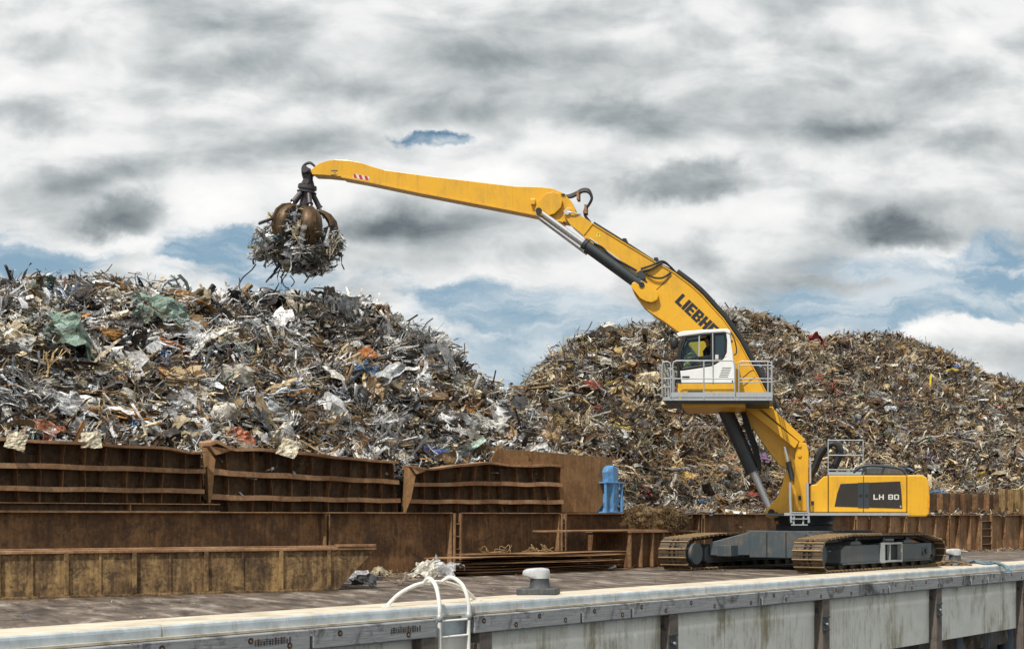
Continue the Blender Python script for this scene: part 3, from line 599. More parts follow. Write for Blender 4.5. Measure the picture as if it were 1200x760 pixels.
# ------------------------------------------------------------------ scrap
def make_templates():
    T = []
    r = np.random.default_rng(5)
    def strip(nseg, wid, bend, twist):
        x = np.linspace(-.5, .5, nseg + 1); ang = np.cumsum(r.normal(0, bend, nseg)); z = np.concatenate([[0], np.cumsum(np.sin(ang)) / nseg]); xx = np.concatenate([[0], np.cumsum(np.cos(ang)) / nseg])
        y0 = np.cumsum(r.normal(0, .05, nseg + 1)); tw = np.cumsum(r.normal(0, twist, nseg + 1)); w = wid * r.uniform(.6, 1.2, nseg + 1) / 2
        L = np.stack([xx, y0 + w * np.cos(tw), z + w * np.sin(tw)], 1); Rr = np.stack([xx, y0 - w * np.cos(tw), z - w * np.sin(tw)], 1)
        v = np.empty((2 * (nseg + 1), 3)); v[0::2] = L; v[1::2] = Rr; v -= v.mean(0)
        f = np.array([[2 * i, 2 * i + 1, 2 * i + 3, 2 * i + 2] for i in range(nseg)])
        return v, f
    def sheet(n, amp, asp):
        g = np.linspace(-.5, .5, n); X, Y = np.meshgrid(g, g * asp, indexing='ij'); Z = r.normal(0, amp * .35, X.shape)
        for q in range(r.integers(2, 5)):
            ax = r.uniform(0, math.pi); d = X * math.cos(ax) + Y * math.sin(ax) - r.uniform(-.25, .25); Z = Z + r.uniform(-1.3, 1.3) * np.abs(d) * .6
        edge = (np.abs(X) > .49) | (np.abs(Y) > .49 * asp); j = np.where(edge, .055, .018)
        v = np.stack([X + r.normal(0, 1, X.shape) * j, Y + r.normal(0, 1, X.shape) * j, Z], -1).reshape(-1, 3); v -= v.mean(0)
        f = np.array([[i * n + j, (i + 1) * n + j, (i + 1) * n + j + 1, i * n + j + 1] for i in range(n - 1) for j in range(n - 1)])
        return v, f
    def bundle(k, spread):
        V, Fc, o = [], [], 0
        for q in range(k):
            v, f = strip(4, r.uniform(.02, .06), .22, .3); v = v * [r.uniform(.5, 1.1), 1, 1]; c, s_ = math.cos(a_ := r.normal(0, .18)), math.sin(a_)
            v = v @ np.array([[c, s_, 0], [-s_, c, 0], [0, 0, 1]]) + [r.normal(0, .08), r.normal(0, spread), r.normal(0, spread * .6)]
            V.append(v); Fc.append(f + o); o += len(v)
        return np.concatenate(V), np.concatenate(Fc)
    def crush(asp):
        n = 4; V, Fc, o = [], [], 0; g = np.linspace(-.5, .5, n)
        ph = r.uniform(0, 6, 9)
        for ax in range(3):
            for sg in (-.5, .5):
                if r.uniform() < .2: continue
                A, B = np.meshgrid(g, g, indexing='ij'); P = np.zeros((n, n, 3)); P[..., ax] = sg; P[..., (ax + 1) % 3] = A; P[..., (ax + 2) % 3] = B
                V.append(P.reshape(-1, 3)); Fc.append(np.array([[i * n + j, (i + 1) * n + j, (i + 1) * n + j + 1, i * n + j + 1] for i in range(n - 1) for j in range(n - 1)]) + o); o += n * n
        v = np.concatenate(V); v = v + .12 * np.stack([np.sin(v[:, 1] * 7 + ph[0]) + np.sin(v[:, 2] * 9 + ph[1]), np.sin(v[:, 0] * 8 + ph[2]) + np.sin(v[:, 2] * 6 + ph[3]), np.sin(v[:, 0] * 7 + ph[4]) + np.sin(v[:, 1] * 9 + ph[5])], 1)
        return v * [1, asp, asp * .7], np.concatenate(Fc)
    def bar(nseg, w, h, bend):
        ang = np.cumsum(r.normal(0, bend, nseg)); an2 = np.cumsum(r.normal(0, bend, nseg)); x = np.concatenate([[0], np.cumsum(np.cos(ang)) / nseg]); z = np.concatenate([[0], np.cumsum(np.sin(ang)) / nseg]); y = np.concatenate([[0], np.cumsum(np.sin(an2)) / nseg])
        vs = []
        for i in range(nseg + 1):
            for a, b in ((-1, -1), (1, -1), (1, 1), (-1, 1)): vs.append((x[i], y[i] + a * w / 2, z[i] + b * h / 2))
        v = np.array(vs); v -= v.mean(0)
        f = [[i * 4 + q, i * 4 + (q + 1) % 4, i * 4 + 4 + (q + 1) % 4, i * 4 + 4 + q] for i in range(nseg) for q in range(4)] + [[0, 3, 2, 1], [nseg * 4 + q for q in range(4)]]
        return v, np.array(f)
    def angle(w):
        v = np.array([(-.5, 0, w), (-.5, 0, 0), (-.5, w, 0), (.5, 0, w), (.5, 0, 0), (.5, w, 0)]) ; v[:, 1:] += r.normal(0, .02, (6, 2))
        return v, np.array([[0, 1, 4, 3], [1, 2, 5, 4]])
    def curved(n, asp):
        th = np.linspace(-1, 1, n) * r.uniform(.8, 1.5); v = []
        for t in th:
            for s in (-.5, 0, .5): v.append((math.sin(t) * .45, s * asp + r.normal(0, .03), math.cos(t) * .45 * (1 + r.normal(0, .08))))
        v = np.array(v); v -= v.mean(0)
        f = [[i * 3 + j, i * 3 + 3 + j, i * 3 + 4 + j, i * 3 + 1 + j] for i in range(n - 1) for j in range(2)]
        return v, np.array(f)
    for k in range(8): T.append(('strip', *strip(7, r.uniform(.06, .16), .34, .32)))
    for k in range(5): T.append(('strip', *strip(7, r.uniform(.03, .07), .5, .5)))
    for k in range(12): T.append(('sheet', *sheet(6, r.uniform(.05, .09), r.uniform(.35, .8))))
    for k in range(5): T.append(('bar', *bar(3, r.uniform(.03, .08), r.uniform(.03, .06), .2)))
    for k in range(5): T.append(('wire', *bar(7, .02, .02, .5)))
    for k in range(3): T.append(('angle', *angle(r.uniform(.06, .14))))
    for k in range(4): T.append(('curve', *curved(6, r.uniform(.4, .8))))
    for k in range(7): T.append(('bundle', *bundle(r.integers(6, 11), r.uniform(.07, .13))))
    for k in range(6): T.append(('crush', *crush(r.uniform(.5, .8))))
    return T
TEMPL = make_templates()
KINDP = {'strip': 17, 'sheet': 4, 'bar': 7, 'wire': 6, 'angle': 4, 'curve': 1, 'bundle': 13, 'crush': 1}
def palette(lst):
    w = np.array([p[0] for p in lst], float); w /= w.sum(); c = np.array([p[1:5] for p in lst], float); return w, c
PAL_L = palette([(22, .76, .78, .79, .4), (12, .46, .49, .51, .6), (14, .80, .76, .66, .1), (11, .62, .51, .33, .1), (12, .24, .155, .07, .3), (9, .13, .075, .035, .2), (18, .020, .020, .022, .4), (4, .42, .29, .13, .1), (6, .80, .80, .78, .2),  # near-black and near-white tones imitate shaded gaps and highlights
                 (.9, .26, .36, .30, .2), (.6, .07, .24, .50, 0), (1.5, .58, .27, .07, .1), (.3, .42, .10, .06, 0), (5, .07, .085, .10, .5)])
PAL_R = palette([(11, .55, .54, .50, .5), (9, .27, .27, .26, .7), (14, .64, .52, .33, .1), (18, .24, .145, .065, .2), (10, .12, .068, .033, .2), (20, .018, .015, .013, .3), (8, .44, .30, .14, .1), (5, .80, .76, .64, .1),  # near-black share imitates shaded gaps, palest tones imitate highlights
                 (.5, .10, .22, .42, 0), (.5, .45, .07, .06, 0), (.7, .66, .46, .06, 0), (.4, .14, .30, .16, 0), (.3, .18, .09, .22, 0), (3, .06, .07, .08, .5)])
PAL_G = palette([(16, .62, .64, .64, .6), (12, .20, .21, .22, .7), (10, .06, .065, .07, .4), (7, .52, .44, .30, .1), (5, .17, .11, .05, .2), (1.2, .12, .30, .2, 0), (.6, .05, .22, .5, 0), (3, .6, .6, .58, .2)])
def rot_from(normals, az, tilt, roll, r):
    """orthonormal frames: z near the normal (tilted), x at azimuth"""
    n = len(normals); rnd = r.normal(size=(n, 3)); z = normals + rnd * tilt[:, None]; z /= np.linalg.norm(z, axis=1)[:, None]
    h = np.stack([np.cos(az), np.sin(az), np.zeros(n)], 1); x = h - z * (h * z).sum(1)[:, None]; x /= np.linalg.norm(x, axis=1)[:, None] + 1e-9
    y = np.cross(z, x)
    return np.stack([x, y, z], 2)
def scatter_mesh(name, pos, nrm, size, pal, r, mat, tilt=.5, kinds=None, label=None, cat=None, core=None, clump=.95):
    n = len(pos); idx_w = np.array([(kinds or KINDP)[t[0]] / sum(1 for q in TEMPL if q[0] == t[0]) for t in TEMPL]); idx_w = idx_w / idx_w.sum()
    ti = r.choice(len(TEMPL), n, p=idx_w); az = r.uniform(0, 2 * math.pi, n)
    # pieces lie in tangles: inside a clump many share a direction and a make
    cell = np.floor(pos / clump + .25 * np.sin(pos[:, [1, 2, 0]] * 2.1)).astype(np.int64); hsh = np.abs(cell[:, 0] * 73856093 ^ cell[:, 1] * 19349663 ^ cell[:, 2] * 83492791) % 4096
    cr = np.random.default_rng(len(pos)); caz = cr.uniform(0, 2 * math.pi, 4096); ctone = cr.choice(len(pal[0]), 4096, p=pal[0]); ckind = cr.choice(len(TEMPL), 4096, p=idx_w)
    al = r.uniform(size=n) < .55; az[al] = caz[hsh[al]] + r.normal(0, .3, al.sum()); ak = r.uniform(size=n) < .30; ti[ak] = ckind[hsh[ak]]
    Rm = rot_from(nrm, az, np.abs(r.normal(tilt, tilt * .5, n)), None, r)
    tone_i = r.choice(len(pal[0]), n, p=pal[0]); at_ = r.uniform(size=n) < .32; tone_i[at_] = ctone[hsh[at_]]; tone = pal[1][tone_i].copy(); tone[:, :3] *= r.uniform(.55, 1.4, n)[:, None]; tone[:, :3] = np.clip(tone[:, :3], 0, .8)
    VV, FF, CC = [], [], []; off = 0
    if core is not None:
        VV.append(core[0]); FF.append(core[1]); CC.append(np.tile([[.022, .015, .010, 0]], (len(core[0]), 1))); off = len(core[0])  # near-black core colour imitates the shade in gaps between pieces
    for k, (kind, v, f) in enumerate(TEMPL):
        sel = np.where(ti == k)[0]
        if len(sel) == 0: continue
        sc = size[sel].copy()
        if kind in ('wire', 'bar', 'angle', 'strip', 'bundle'): sc = sc * 1.6
        if kind == 'sheet': sc = sc * .85
        anis = np.stack([np.ones(len(sel)), r.uniform(.7, 1.3, len(sel)), r.uniform(.5, 1.2, len(sel))], 1)
        loc = (v[None] * anis[:, None, :]) * sc[:, None, None]
        w = np.einsum('nij,nkj->nki', Rm[sel], loc) + pos[sel][:, None, :]
        VV.append(w.reshape(-1, 3)); m = len(v)
        FF.append((f[None] + (off + np.arange(len(sel)) * m)[:, None, None]).reshape(-1, 4)); off += m * len(sel)
        CC.append(np.repeat(tone[sel], m, axis=0))
    V = np.concatenate(VV); Fq = np.concatenate(FF); Cc = np.concatenate(CC)
    org = np.array([V[:, 0].mean(), V[:, 1].mean(), V[:, 2].min()])
    me = bpy.data.meshes.new(name); me.vertices.add(len(V)); me.vertices.foreach_set('co', (V - org).astype(np.float32).ravel())
    me.loops.add(Fq.size); me.loops.foreach_set('vertex_index', Fq.astype(np.int32).ravel())
    me.polygons.add(len(Fq)); me.polygons.foreach_set('loop_start', np.arange(0, Fq.size, 4, dtype=np.int32)); me.polygons.foreach_set('loop_total', np.full(len(Fq), 4, np.int32))
    at = me.attributes.new('tone', 'FLOAT_COLOR', 'POINT'); at.data.foreach_set('color', Cc.astype(np.float32).ravel())
    me.update(calc_edges=True); me.validate()
    me.materials.append(MATS[mat]); o = bpy.data.objects.new(name, me); col.objects.link(o); o.location = org; ORG[o.name] = Vector(org)
    if label: tag(o, label, cat, kind='stuff')
    print(name, n, 'pieces', len(Fq), 'quads'); return o

class Heap:
    """a long heap: the front rises at the angle of rest, the crest height changes along it"""
    def __init__(s, sil, b0, z0, k, nseed, width=9.0, amp=.35):
        s.b0, s.z0, s.k, s.seed, s.width, s.amp = b0, z0, k, nseed, width, amp
        px = np.array([p[0] for p in sil], float); py = np.array([p[1] for p in sil], float)
        s.spx = np.arange(px[0], px[-1], 6.0); spy = np.interp(s.spx, px, py); Z = []
        for x, y in zip(s.spx, spy):
            lo, hi = b0, b0 + 60
            for _ in range(40):
                b = (lo + hi) / 2; zz = W.z(x, y, b)
                if z0 + k * (b - b0) < zz: lo = b
                else: hi = b
            Z.append(max(z0 + .05, W.z(x, y, b)))
        s.Z = np.array(Z)
    def nz(s, a, b):
        o = s.seed
        return (np.sin(a * .9 + o) * np.cos(b * 1.1 + o * 2 + .6 * np.sin(a * .5)) * .5 + np.sin(a * 2.3 + b * 1.7 + o) * .30 + np.sin(a * 4.1 - b * 3.3 + 2 * o) * .22 + np.sin(a * 1.3 - b * 2.9 + o * 3) * .25)
    def pxof(s, a, b):
        X = W.o.x + a * W.u.x + b * W.v.x; Y = W.o.y + a * W.u.y + b * W.v.y; return CX + F * X / Y
    def crest(s, a, b): return np.interp(s.pxof(a, b), s.spx, s.Z)
    def h(s, a, b, noise=True):
        zc = s.crest(a, b); t = b - s.b0
        rise = s.z0 + s.k * t; d = rise - zc; sm = .5; hh = np.minimum(rise, zc) - sm * .25 * np.exp(-(d / sm) ** 2)
        hh = hh - np.maximum(0, t - ((zc - s.z0) / s.k + s.width)) * .8
        if noise: hh = hh + s.amp * s.nz(a, b) * np.clip((hh - s.z0) / 1.0, .15, 1) * np.clip(.5 - d * .5, .5, 1)
        return hh
    def pt(s, a, b):
        z = s.h(a, b); X = W.o.x + a * W.u.x + b * W.v.x; Y = W.o.y + a * W.u.y + b * W.v.y; return np.stack([X, Y, z], -1)
    def normal(s, a, b):
        e = .15; p = s.pt(a, b); da = s.pt(a + e, b) - p; db = s.pt(a, b + e) - p; n = np.cross(da, db); return n / np.linalg.norm(n, axis=-1)[..., None]
    def hit(s, px, py):
        """where the line of sight through a photo point meets the heap"""
        Y = np.linspace(28, 120, 3000); X = (px - CX) / F * Y; z = HC + (HY - py) / F * Y
        dx, dy = X - W.o.x, Y - W.o.y; a = dx * W.u.x + dy * W.u.y; b = dx * W.v.x + dy * W.v.y
        h = s.h(a, b); ok = (h > z) & (b > s.b0 - .2); j = ok.argmax() if ok.any() else 1500
        return np.array([X[j], Y[j], z[j]]), s.normal(np.array([a[j]]), np.array([b[j]]))[0]
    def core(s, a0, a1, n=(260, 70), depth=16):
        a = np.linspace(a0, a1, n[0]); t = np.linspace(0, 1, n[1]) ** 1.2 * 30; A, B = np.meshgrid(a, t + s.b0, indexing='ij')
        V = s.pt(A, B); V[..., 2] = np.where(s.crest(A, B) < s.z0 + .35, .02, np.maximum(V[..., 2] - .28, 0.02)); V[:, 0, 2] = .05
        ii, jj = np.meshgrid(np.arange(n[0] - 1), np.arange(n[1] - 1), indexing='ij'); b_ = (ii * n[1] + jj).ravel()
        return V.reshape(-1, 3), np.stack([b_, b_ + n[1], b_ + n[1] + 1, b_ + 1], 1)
    def scatter(s, name, a0, a1, dens, smin, smax, pal, label, seed, tilt=.5, pmax=1260, kinds=None):
        r = np.random.default_rng(seed); bmax = (s.Z.max() - s.z0) / s.k + 4.5
        n = int(dens * (a1 - a0) * bmax); a = r.uniform(a0, a1, n); t = r.uniform(-.1, bmax, n); b = s.b0 + t
        zc = s.crest(a, b); px = s.pxof(a, b); keep = (t < (zc - s.z0) / s.k + 3.0) & (zc > s.z0 + .12) & (px > -60) & (px < pmax)
        a, b, t, zc = a[keep], b[keep], t[keep], zc[keep]
        p = s.pt(a, b); nn = s.normal(a, b)
        size = smin * (smax / smin) ** (r.uniform(0, 1, len(a)) ** 1.9)
        p = p + nn * (r.normal(-.04, .22, len(p)) - size * .10)[:, None]
        crest = t > (zc - s.z0) / s.k - .6; up = crest & (r.uniform(size=len(p)) < .22) & (size < .9); p[up, 2] += r.uniform(.0, .15, up.sum())
        nn[up] = r.normal(size=(up.sum(), 3)) * .8 + [0, -.5, 0]; nn /= np.linalg.norm(nn, axis=1)[:, None]
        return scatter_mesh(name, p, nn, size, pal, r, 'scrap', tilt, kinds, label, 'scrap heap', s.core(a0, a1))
silL = [(-200, 326), (0, 329), (50, 331), (100, 328), (180, 335), (230, 344), (330, 341), (400, 348), (440, 356), (480, 382), (510, 394), (540, 428), (560, 443), (590, 462), (615, 484), (645, 522), (690, 570), (740, 596)]
silR = [(560, 540), (598, 474), (625, 446), (650, 414), (690, 392), (705, 386), (740, 384), (800, 371), (850, 363), (880, 364), (915, 379), (960, 397), (1010, 389), (1050, 392), (1090, 406), (1130, 421), (1160, 441), (1200, 448), (1300, 476)]
heapL = Heap([(a, b + 9) for a, b in silL], .85, 3.0, .85, 1.0, amp=.48); heapR = Heap([(a, b + 4) for a, b in silR], .85, 1.35, .72, 4.0, amp=.46)
heapL.scatter('scrap_heap', W.a(-120), W.a(742) + 12, 140, .17, 1.05, PAL_L, 'large heap of silvery grey and beige crushed sheet scrap filling the left half', 21, .85, 745)
heapR.scatter('scrap_heap', W.a(530), W.a(1260) + 45, 105, .16, .95, PAL_R, 'browner heap of finer shredded scrap behind the yellow machine', 22, .9, 1260, {'strip': 20, 'sheet': 2.5, 'bar': 5, 'wire': 7, 'angle': 3, 'curve': 1, 'bundle': 13, 'crush': .6})

def crumple(px, py, heap, size, asp, colr, label, cat, name, seed, metal=.1, lift=.22, amp=.10, fold=.8, n=9, face=.35):
    r = np.random.default_rng(seed)
    if heap is None: pos = np.array(ground(px, py)); nrm = np.array([0, -.3, 1.0])
    else: pos, nrm = heap.hit(px, py)
    if cat == 'sack': pos = np.array(W.at(px, py, -.12)); nrm = np.array([.5, -.7, .35])      # over the rim of a barge panel
    nrm = nrm + np.array([0, -face, 0]); nrm /= np.linalg.norm(nrm)
    g = np.linspace(-.5, .5, n); X, Y = np.meshgrid(g, g * asp, indexing='ij')
    low = r.normal(0, 1, (4, 4)); t = np.linspace(0, 3, n); i0 = np.clip(t.astype(int), 0, 2); fr = t - i0
    L1 = low[i0] * (1 - fr)[:, None] + low[i0 + 1] * fr[:, None]; L2 = L1[:, i0] * (1 - fr)[None] + L1[:, i0 + 1] * fr[None]
    Z = L2 * amp * 1.2 + r.normal(0, amp * .35, X.shape); ax = r.uniform(0, math.pi); d = X * math.cos(ax) + Y * math.sin(ax); Z = Z - fold * np.abs(d) * .5
    edge = 1 + (.05 if cat == 'sack' else .18) * r.normal(size=X.shape) * ((np.abs(X) > .45) | (np.abs(Y) > .45 * asp))
    v = np.stack([X * edge, Y * edge, Z], -1).reshape(-1, 3) * size; v -= v.mean(0)
    Rm = rot_from(nrm[None], np.array([r.uniform(-.5, .5)]), np.array([.12]), None, r)[0]
    w = v @ Rm.T + pos + nrm * lift
    if heap is None: w[:, 2] += .01 - w[:, 2].min()
    m = MB(); m.add([tuple(q) for q in w], [(i * n + j, (i + 1) * n + j, (i + 1) * n + j + 1, i * n + j + 1) for i in range(n - 1) for j in range(n - 1)])
    o = m.build(name, 'scrap_item'); md = o.modifiers.new('thick', 'SOLIDIFY'); md.thickness = .012
    me = o.data; at = me.attributes.new('tone', 'FLOAT_COLOR', 'POINT'); at.data.foreach_set('color', np.tile(np.array([*colr, metal], np.float32), len(me.vertices)))
    return tag(o, label, cat)
CR = [
 (190, 368, heapL, 1.5, .6, (.20, .30, .25), 'pale green crumpled sheet draped near the top of the left heap', 'metal sheet'),
 (82, 402, heapL, 1.45, .6, (.22, .33, .27), 'pale green fan-folded sheet on the left heap, lower and farther left than the other', 'metal sheet'),
 (130, 350, heapL, .8, .6, (.52, .46, .33), 'large beige dented box panel on the crest of the left heap', 'metal panel'),
 (345, 362, heapL, .85, .6, (.50, .45, .34), 'beige dented panel on the crest below the grapple', 'metal panel'),
 (160, 438, heapL, .72, .75, (.66, .64, .58), 'white square panel in the middle of the left heap', 'metal panel'),
 (392, 448, heapL, .8, .75, (.66, .64, .58), 'white square panel lying right of centre on the left heap', 'metal panel'),
 (212, 450, heapL, .9, 1.1, (.50, .36, .20), 'cream wreck piece with an orange patch left of centre on the heap', 'scrap piece'),
 (440, 465, heapL, 1.0, 1.0, (.54, .38, .22), 'cream and orange torn casing on the right of the left heap', 'scrap piece'),
 (505, 411, heapL, 1.15, .8, (.62, .63, .62), 'crumpled white sheet near the upper right slope of the left heap', 'metal sheet'),
 (118, 395, heapL, 1.1, .4, (.34, .16, .03), 'bundle of orange brown strips high on the left heap', 'scrap bundle'),
 (225, 360, heapL, 1.2, .35, (.36, .17, .03), 'orange brown strips lying on the left heap crest', 'scrap bundle'),
 (205, 412, heapL, .9, .3, (.50, .15, .03), 'bright orange bent strip on the left heap', 'metal strip'),
 (430, 423, heapL, .9, .3, (.50, .17, .04), 'orange bent strip right of the middle on the left heap', 'metal strip'),
 (50, 508, heapL, .75, .8, (.42, .14, .07), 'crushed red orange container above the leftmost panel', 'crushed container'),
 (283, 520, heapL, .7, .8, (.44, .14, .07), 'crushed red orange container above the middle panel', 'crushed container'),
 (19, 517, heapL, .42, 1.0, (.60, .54, .40), 'cream crumpled sack hanging over the panel rim at the far left edge of the picture', 'sack'),
 (107, 515, heapL, .45, 1.0, (.62, .56, .42), 'cream crumpled sack over the rim of the leftmost panel, midway along it', 'sack'),
 (338, 526, heapL, .5, 1.0, (.62, .56, .42), 'cream crumpled sack hanging over the rim of the middle panel', 'sack'),
 (85, 484, heapL, 1.0, .7, (.48, .50, .51), 'silver crushed foil lump low on the left heap', 'foil'),
 (318, 490, heapL, 1.1, .7, (.46, .49, .51), 'silver crushed foil lump above the middle panel', 'foil'),
 (190, 425, heapL, .7, .5, (.05, .16, .36), 'small blue torn tarp in the middle of the left heap', 'tarp'),
 (425, 437, heapL, .8, .5, (.06, .18, .38), 'small blue torn tarp right of the middle of the left heap', 'tarp'),
 (510, 536, heapL, 1.0, .4, (.03, .08, .30), 'dark blue crumpled tarp above the rightmost panel', 'tarp'),
 (650, 513, heapL, .9, .4, (.05, .14, .42), 'bright blue torn tarp between the two heaps', 'tarp'),
 (540, 497, heapL, 1.1, .6, (.36, .38, .37), 'flat grey sheet on the lower right of the left heap', 'metal sheet'),
 (570, 500, heapL, 1.2, .5, (.58, .57, .52), 'curved off-white panel on the lower right of the left heap', 'metal panel'),
 (545, 515, heapL, .9, .5, (.30, .06, .07), 'dark red crumpled sheet low on the right of the left heap', 'metal sheet'),
 (716, 468, heapR, 1.1, .7, (.50, .42, .18), 'yellowish crushed box left of the cab platform', 'crushed box'),
 (693, 457, heapR, .9, .4, (.36, .09, .05), 'red brown bent sheet left of the cab', 'metal sheet'),
 (722, 418, heapR, .7, .8, (.52, .38, .14), 'small tan panel high on the right heap', 'metal panel'),
 (712, 428, heapR, .9, .5, (.55, .52, .44), 'pale bent sheet high on the right heap', 'metal sheet'),
 (795, 555, heapR, 1.0, .7, (.58, .38, .12), 'tan yellow panel above the fibre bale', 'metal panel'),
 (995, 508, heapR, .9, .4, (.44, .28, .12), 'brown wooden board above the roof railing', 'board'),
 (1040, 481, heapR, .8, .8, (.52, .57, .62), 'pale blue white sheet above the engine house', 'metal sheet'),
 (1057, 447, heapR, .9, .5, (.50, .36, .24), 'peach coloured bent sheet high on the right heap', 'metal sheet'),
 (955, 402, heapR, .9, .4, (.36, .03, .05), 'red cloth lying at the crest of the right heap', 'cloth'),
 (1120, 432, heapR, .7, .5, (.05, .12, .38), 'small blue tarp near the right shoulder of the right heap', 'tarp'),
 (1115, 512, heapR, .7, .5, (.16, .06, .12), 'purple crumpled sheet on the right part of the right heap', 'metal sheet'),
 (1167, 494, heapR, .7, .7, (.50, .52, .52), 'round silver lid near the right edge of the heap', 'lid'),
 (1075, 520, heapR, 1.0, .6, (.50, .40, .24), 'tan creased sheet above the counterweight', 'metal sheet'),
 (852, 553, heapR, .9, .5, (.62, .61, .56), 'white crumpled foil beside the lift cylinders', 'foil'),
 (865, 377, heapR, 1.1, .4, (.50, .49, .44), 'pale long sheet right of the boom near the crest', 'metal sheet')]
for i, (px, py, hp, sz, asp, c_, lb, cat) in enumerate(CR):
    crumple(px, py, hp, sz, asp, c_, lb, cat, {'metal sheet': 'metal_sheet', 'metal panel': 'crumpled_sheet'}.get(cat, cat.replace(' ', '_')), 100 + i, fold=.3 if cat == 'sack' else .8, lift=.05 if cat == 'sack' else .22)
def poles():
    p, n = heapR.hit(1088, 458); p = Vector(p) + Vector((0, -.25, 0)); m = MB(); m.bar(p + Vector((0, 0, -.9)), p + Vector((.12, 0, 1.0)), .11, .05); tag(m.build('yellow_strip', 'sticker_yellow'), 'upright bright yellow strip on the right part of the heap', 'strip')
    p, n = heapR.hit(915, 460); 
    q, n = heapL.hit(705, 378) if False else heapR.hit(712, 392)
    q = Vector(q) + Vector((0, 0, .1)); m = MB(); m.tube([q, q + Vector((.1, 0, .35)), q + Vector((-.15, 0, .45)), q + Vector((-.2, .1, .2))], .035, 6); m.tube([q, q + Vector((.35, 0, .1)), q + Vector((.7, .1, -.2))], [.05, .14, .06], 6)
    tag(m.build('bent_pipe', 'chain_dark'), 'dark bent pipe sticking up on the left crest of the right heap', 'pipe')
poles()
for i, (px, py, sz, c_, lb) in enumerate([(414, 684, .75, (.46, .47, .48), 'silver crumpled foil at the sloping end of the skip'), (500, 691, .58, (.62, .60, .52), 'large pale crumpled foil lump on the deck left of the plate stack'), (447, 679, .55, (.44, .38, .26), 'small beige scrap between the foil lumps on deck'), (522, 680, .8, (.45, .46, .48), 'grey crumpled foil touching the left end of the plate stack'), (477, 685, .5, (.20, .16, .12), 'small brown torn scrap on deck beside the large foil lump'), (430, 688, .6, (.3, .3, .3), 'flat grey scrap strip near the skip end')]):
    crumple(px, py, None, sz, .7 if i != 1 else .9, c_, lb, 'foil', 'crumpled_foil', 300 + i, metal=.5, amp=.14, fold=.9)
def plate_litter():
    b = -2.7; rr = random.Random(8); m = MB()
    for px, py in ((595, 648), (607, 647), (655, 647), (648, 648)):
        z = .62; c = W((W.a(px, b), b + .6, z)); 
        for k in range(4):
            q = c + Vector((rr.uniform(-.3, .3), rr.uniform(-.2, .2), 0)); m.tube(spline([q, q + Vector((rr.uniform(-.15, .15), 0, rr.uniform(.05, .25))), q + Vector((rr.uniform(-.25, .25), 0, rr.uniform(.0, .12))), q + Vector((rr.uniform(-.4, .4), .1, .0))], 4), .012, 5)
    tag(m.build('wire_scrap', 'rust_tan'), 'loose pale wire scrap lying on the stack of plates', 'wire scrap', kind='stuff')
    # grit and small litter along the girders
    r = np.random.default_rng(33); n = 1100; a = r.uniform(W.a(300), W.a(1230), n); bb = -np.abs(r.normal(0, .9, n)) - .05
    P = np.stack([W.o.x + a * W.u.x + bb * W.v.x, W.o.y + a * W.u.y + bb * W.v.y, np.full(n, .03)], 1); N = np.tile([[0, 0, 1.0]], (n, 1))
    scatter_mesh('scrap_litter', P, N, r.uniform(.05, .32, n), PAL_R, r, 'scrap', .25, None, 'small scrap litter scattered along the foot of the girders', 'litter')
    n = 520; a = r.uniform(-6, 75, n); bb = 1.5 + r.uniform(0, 1, n) ** .7 * 9
    P = np.array([tuple(E((x, y, .012))) for x, y in zip(a, bb)])
    scatter_mesh('deck_litter', P, np.tile([[0, 0, 1.0]], (n, 1)), r.uniform(.03, .13, n), PAL_R, r, 'scrap', .15, None, 'tiny scrap bits strewn over the quay deck', 'litter')
    # scrap spilled over the beams at the foot of the right heap
    n = 900; a = r.uniform(W.a(735), W.a(1200), n); bb = r.uniform(.1, 1.2, n)
    P = np.stack([W.o.x + a * W.u.x + bb * W.v.x, W.o.y + a * W.u.y + bb * W.v.y, 1.80 + r.uniform(0, .22, n) * (bb)], 1)
    scatter_mesh('spilled_scrap', P, np.tile([[0, -.3, 1.0]], (n, 1)), r.uniform(.12, .5, n), PAL_R, r, 'scrap', .5, None, 'scrap spilled on top of the girders below the right heap', 'scrap')
plate_litter()

# ------------------------------------------------------------------ quay furniture
def ladder():
    aA, aB = E.a(515, -.2), E.a(549, -.2); root = thing('quay_ladder', 'white tubular quay ladder with curved grab rails at the coping', 'ladder', E(((aA + aB) / 2, -.2, -3)))
    f1, f2 = ground(453, 710, .02), ground(558, 703, .02); d = f2 - f1
    ang = [(0, 0), (.12, .20), (.28, .345), (.42, .40), (.56, .405), (.72, .345), (.88, .20), (1, 0)]
    m = MB(); m.tube(spline([f1 + d * t + Vector((0, 0, h)) for t, h in ang], 6), .038, 10); m.build('grab_hoop', 'tube_white', root)
    for a, t in ((aA, .40), (aB, .60)):
        top = f1 + d * t + Vector((0, 0, .40)); e = E((a, -.2, 0))
        m = MB(); m.tube(spline([top, top.lerp(e, .35) + Vector((0, 0, .24)), e.lerp(top, .22) + Vector((0, 0, .27)), e + Vector((0, 0, .02)), e + Vector((0, 0, -.4)), e + Vector((0, 0, -1.4)), e + Vector((0, 0, -3.6))], 8), .038, 10); m.build('stile', 'tube_white', root)
        m = MB(); m.sphere(e + Vector((0, 0, -.22)), .065, 12, 8, (1, 1, 1.4)); m.build('clamp', 'galv', root)
        m = MB(E); m.box((a - .05, -.2, -.3), (a + .05, .02, -.22)); m.build('wall_bracket', 'galv', root)
    for k in range(11):
        z = -.28 - k * .30; m = MB(); m.cyl(E((aA, -.2, z)), E((aB, -.2, z)), .024, 8); m.build('rung', 'tube_white', root)
    for f in (f1, f2): m = MB(); m.cyl(f + Vector((0, 0, -.012)), f + Vector((0, 0, .012)), .11, 14); m.build('foot_plate', 'tube_white', root)
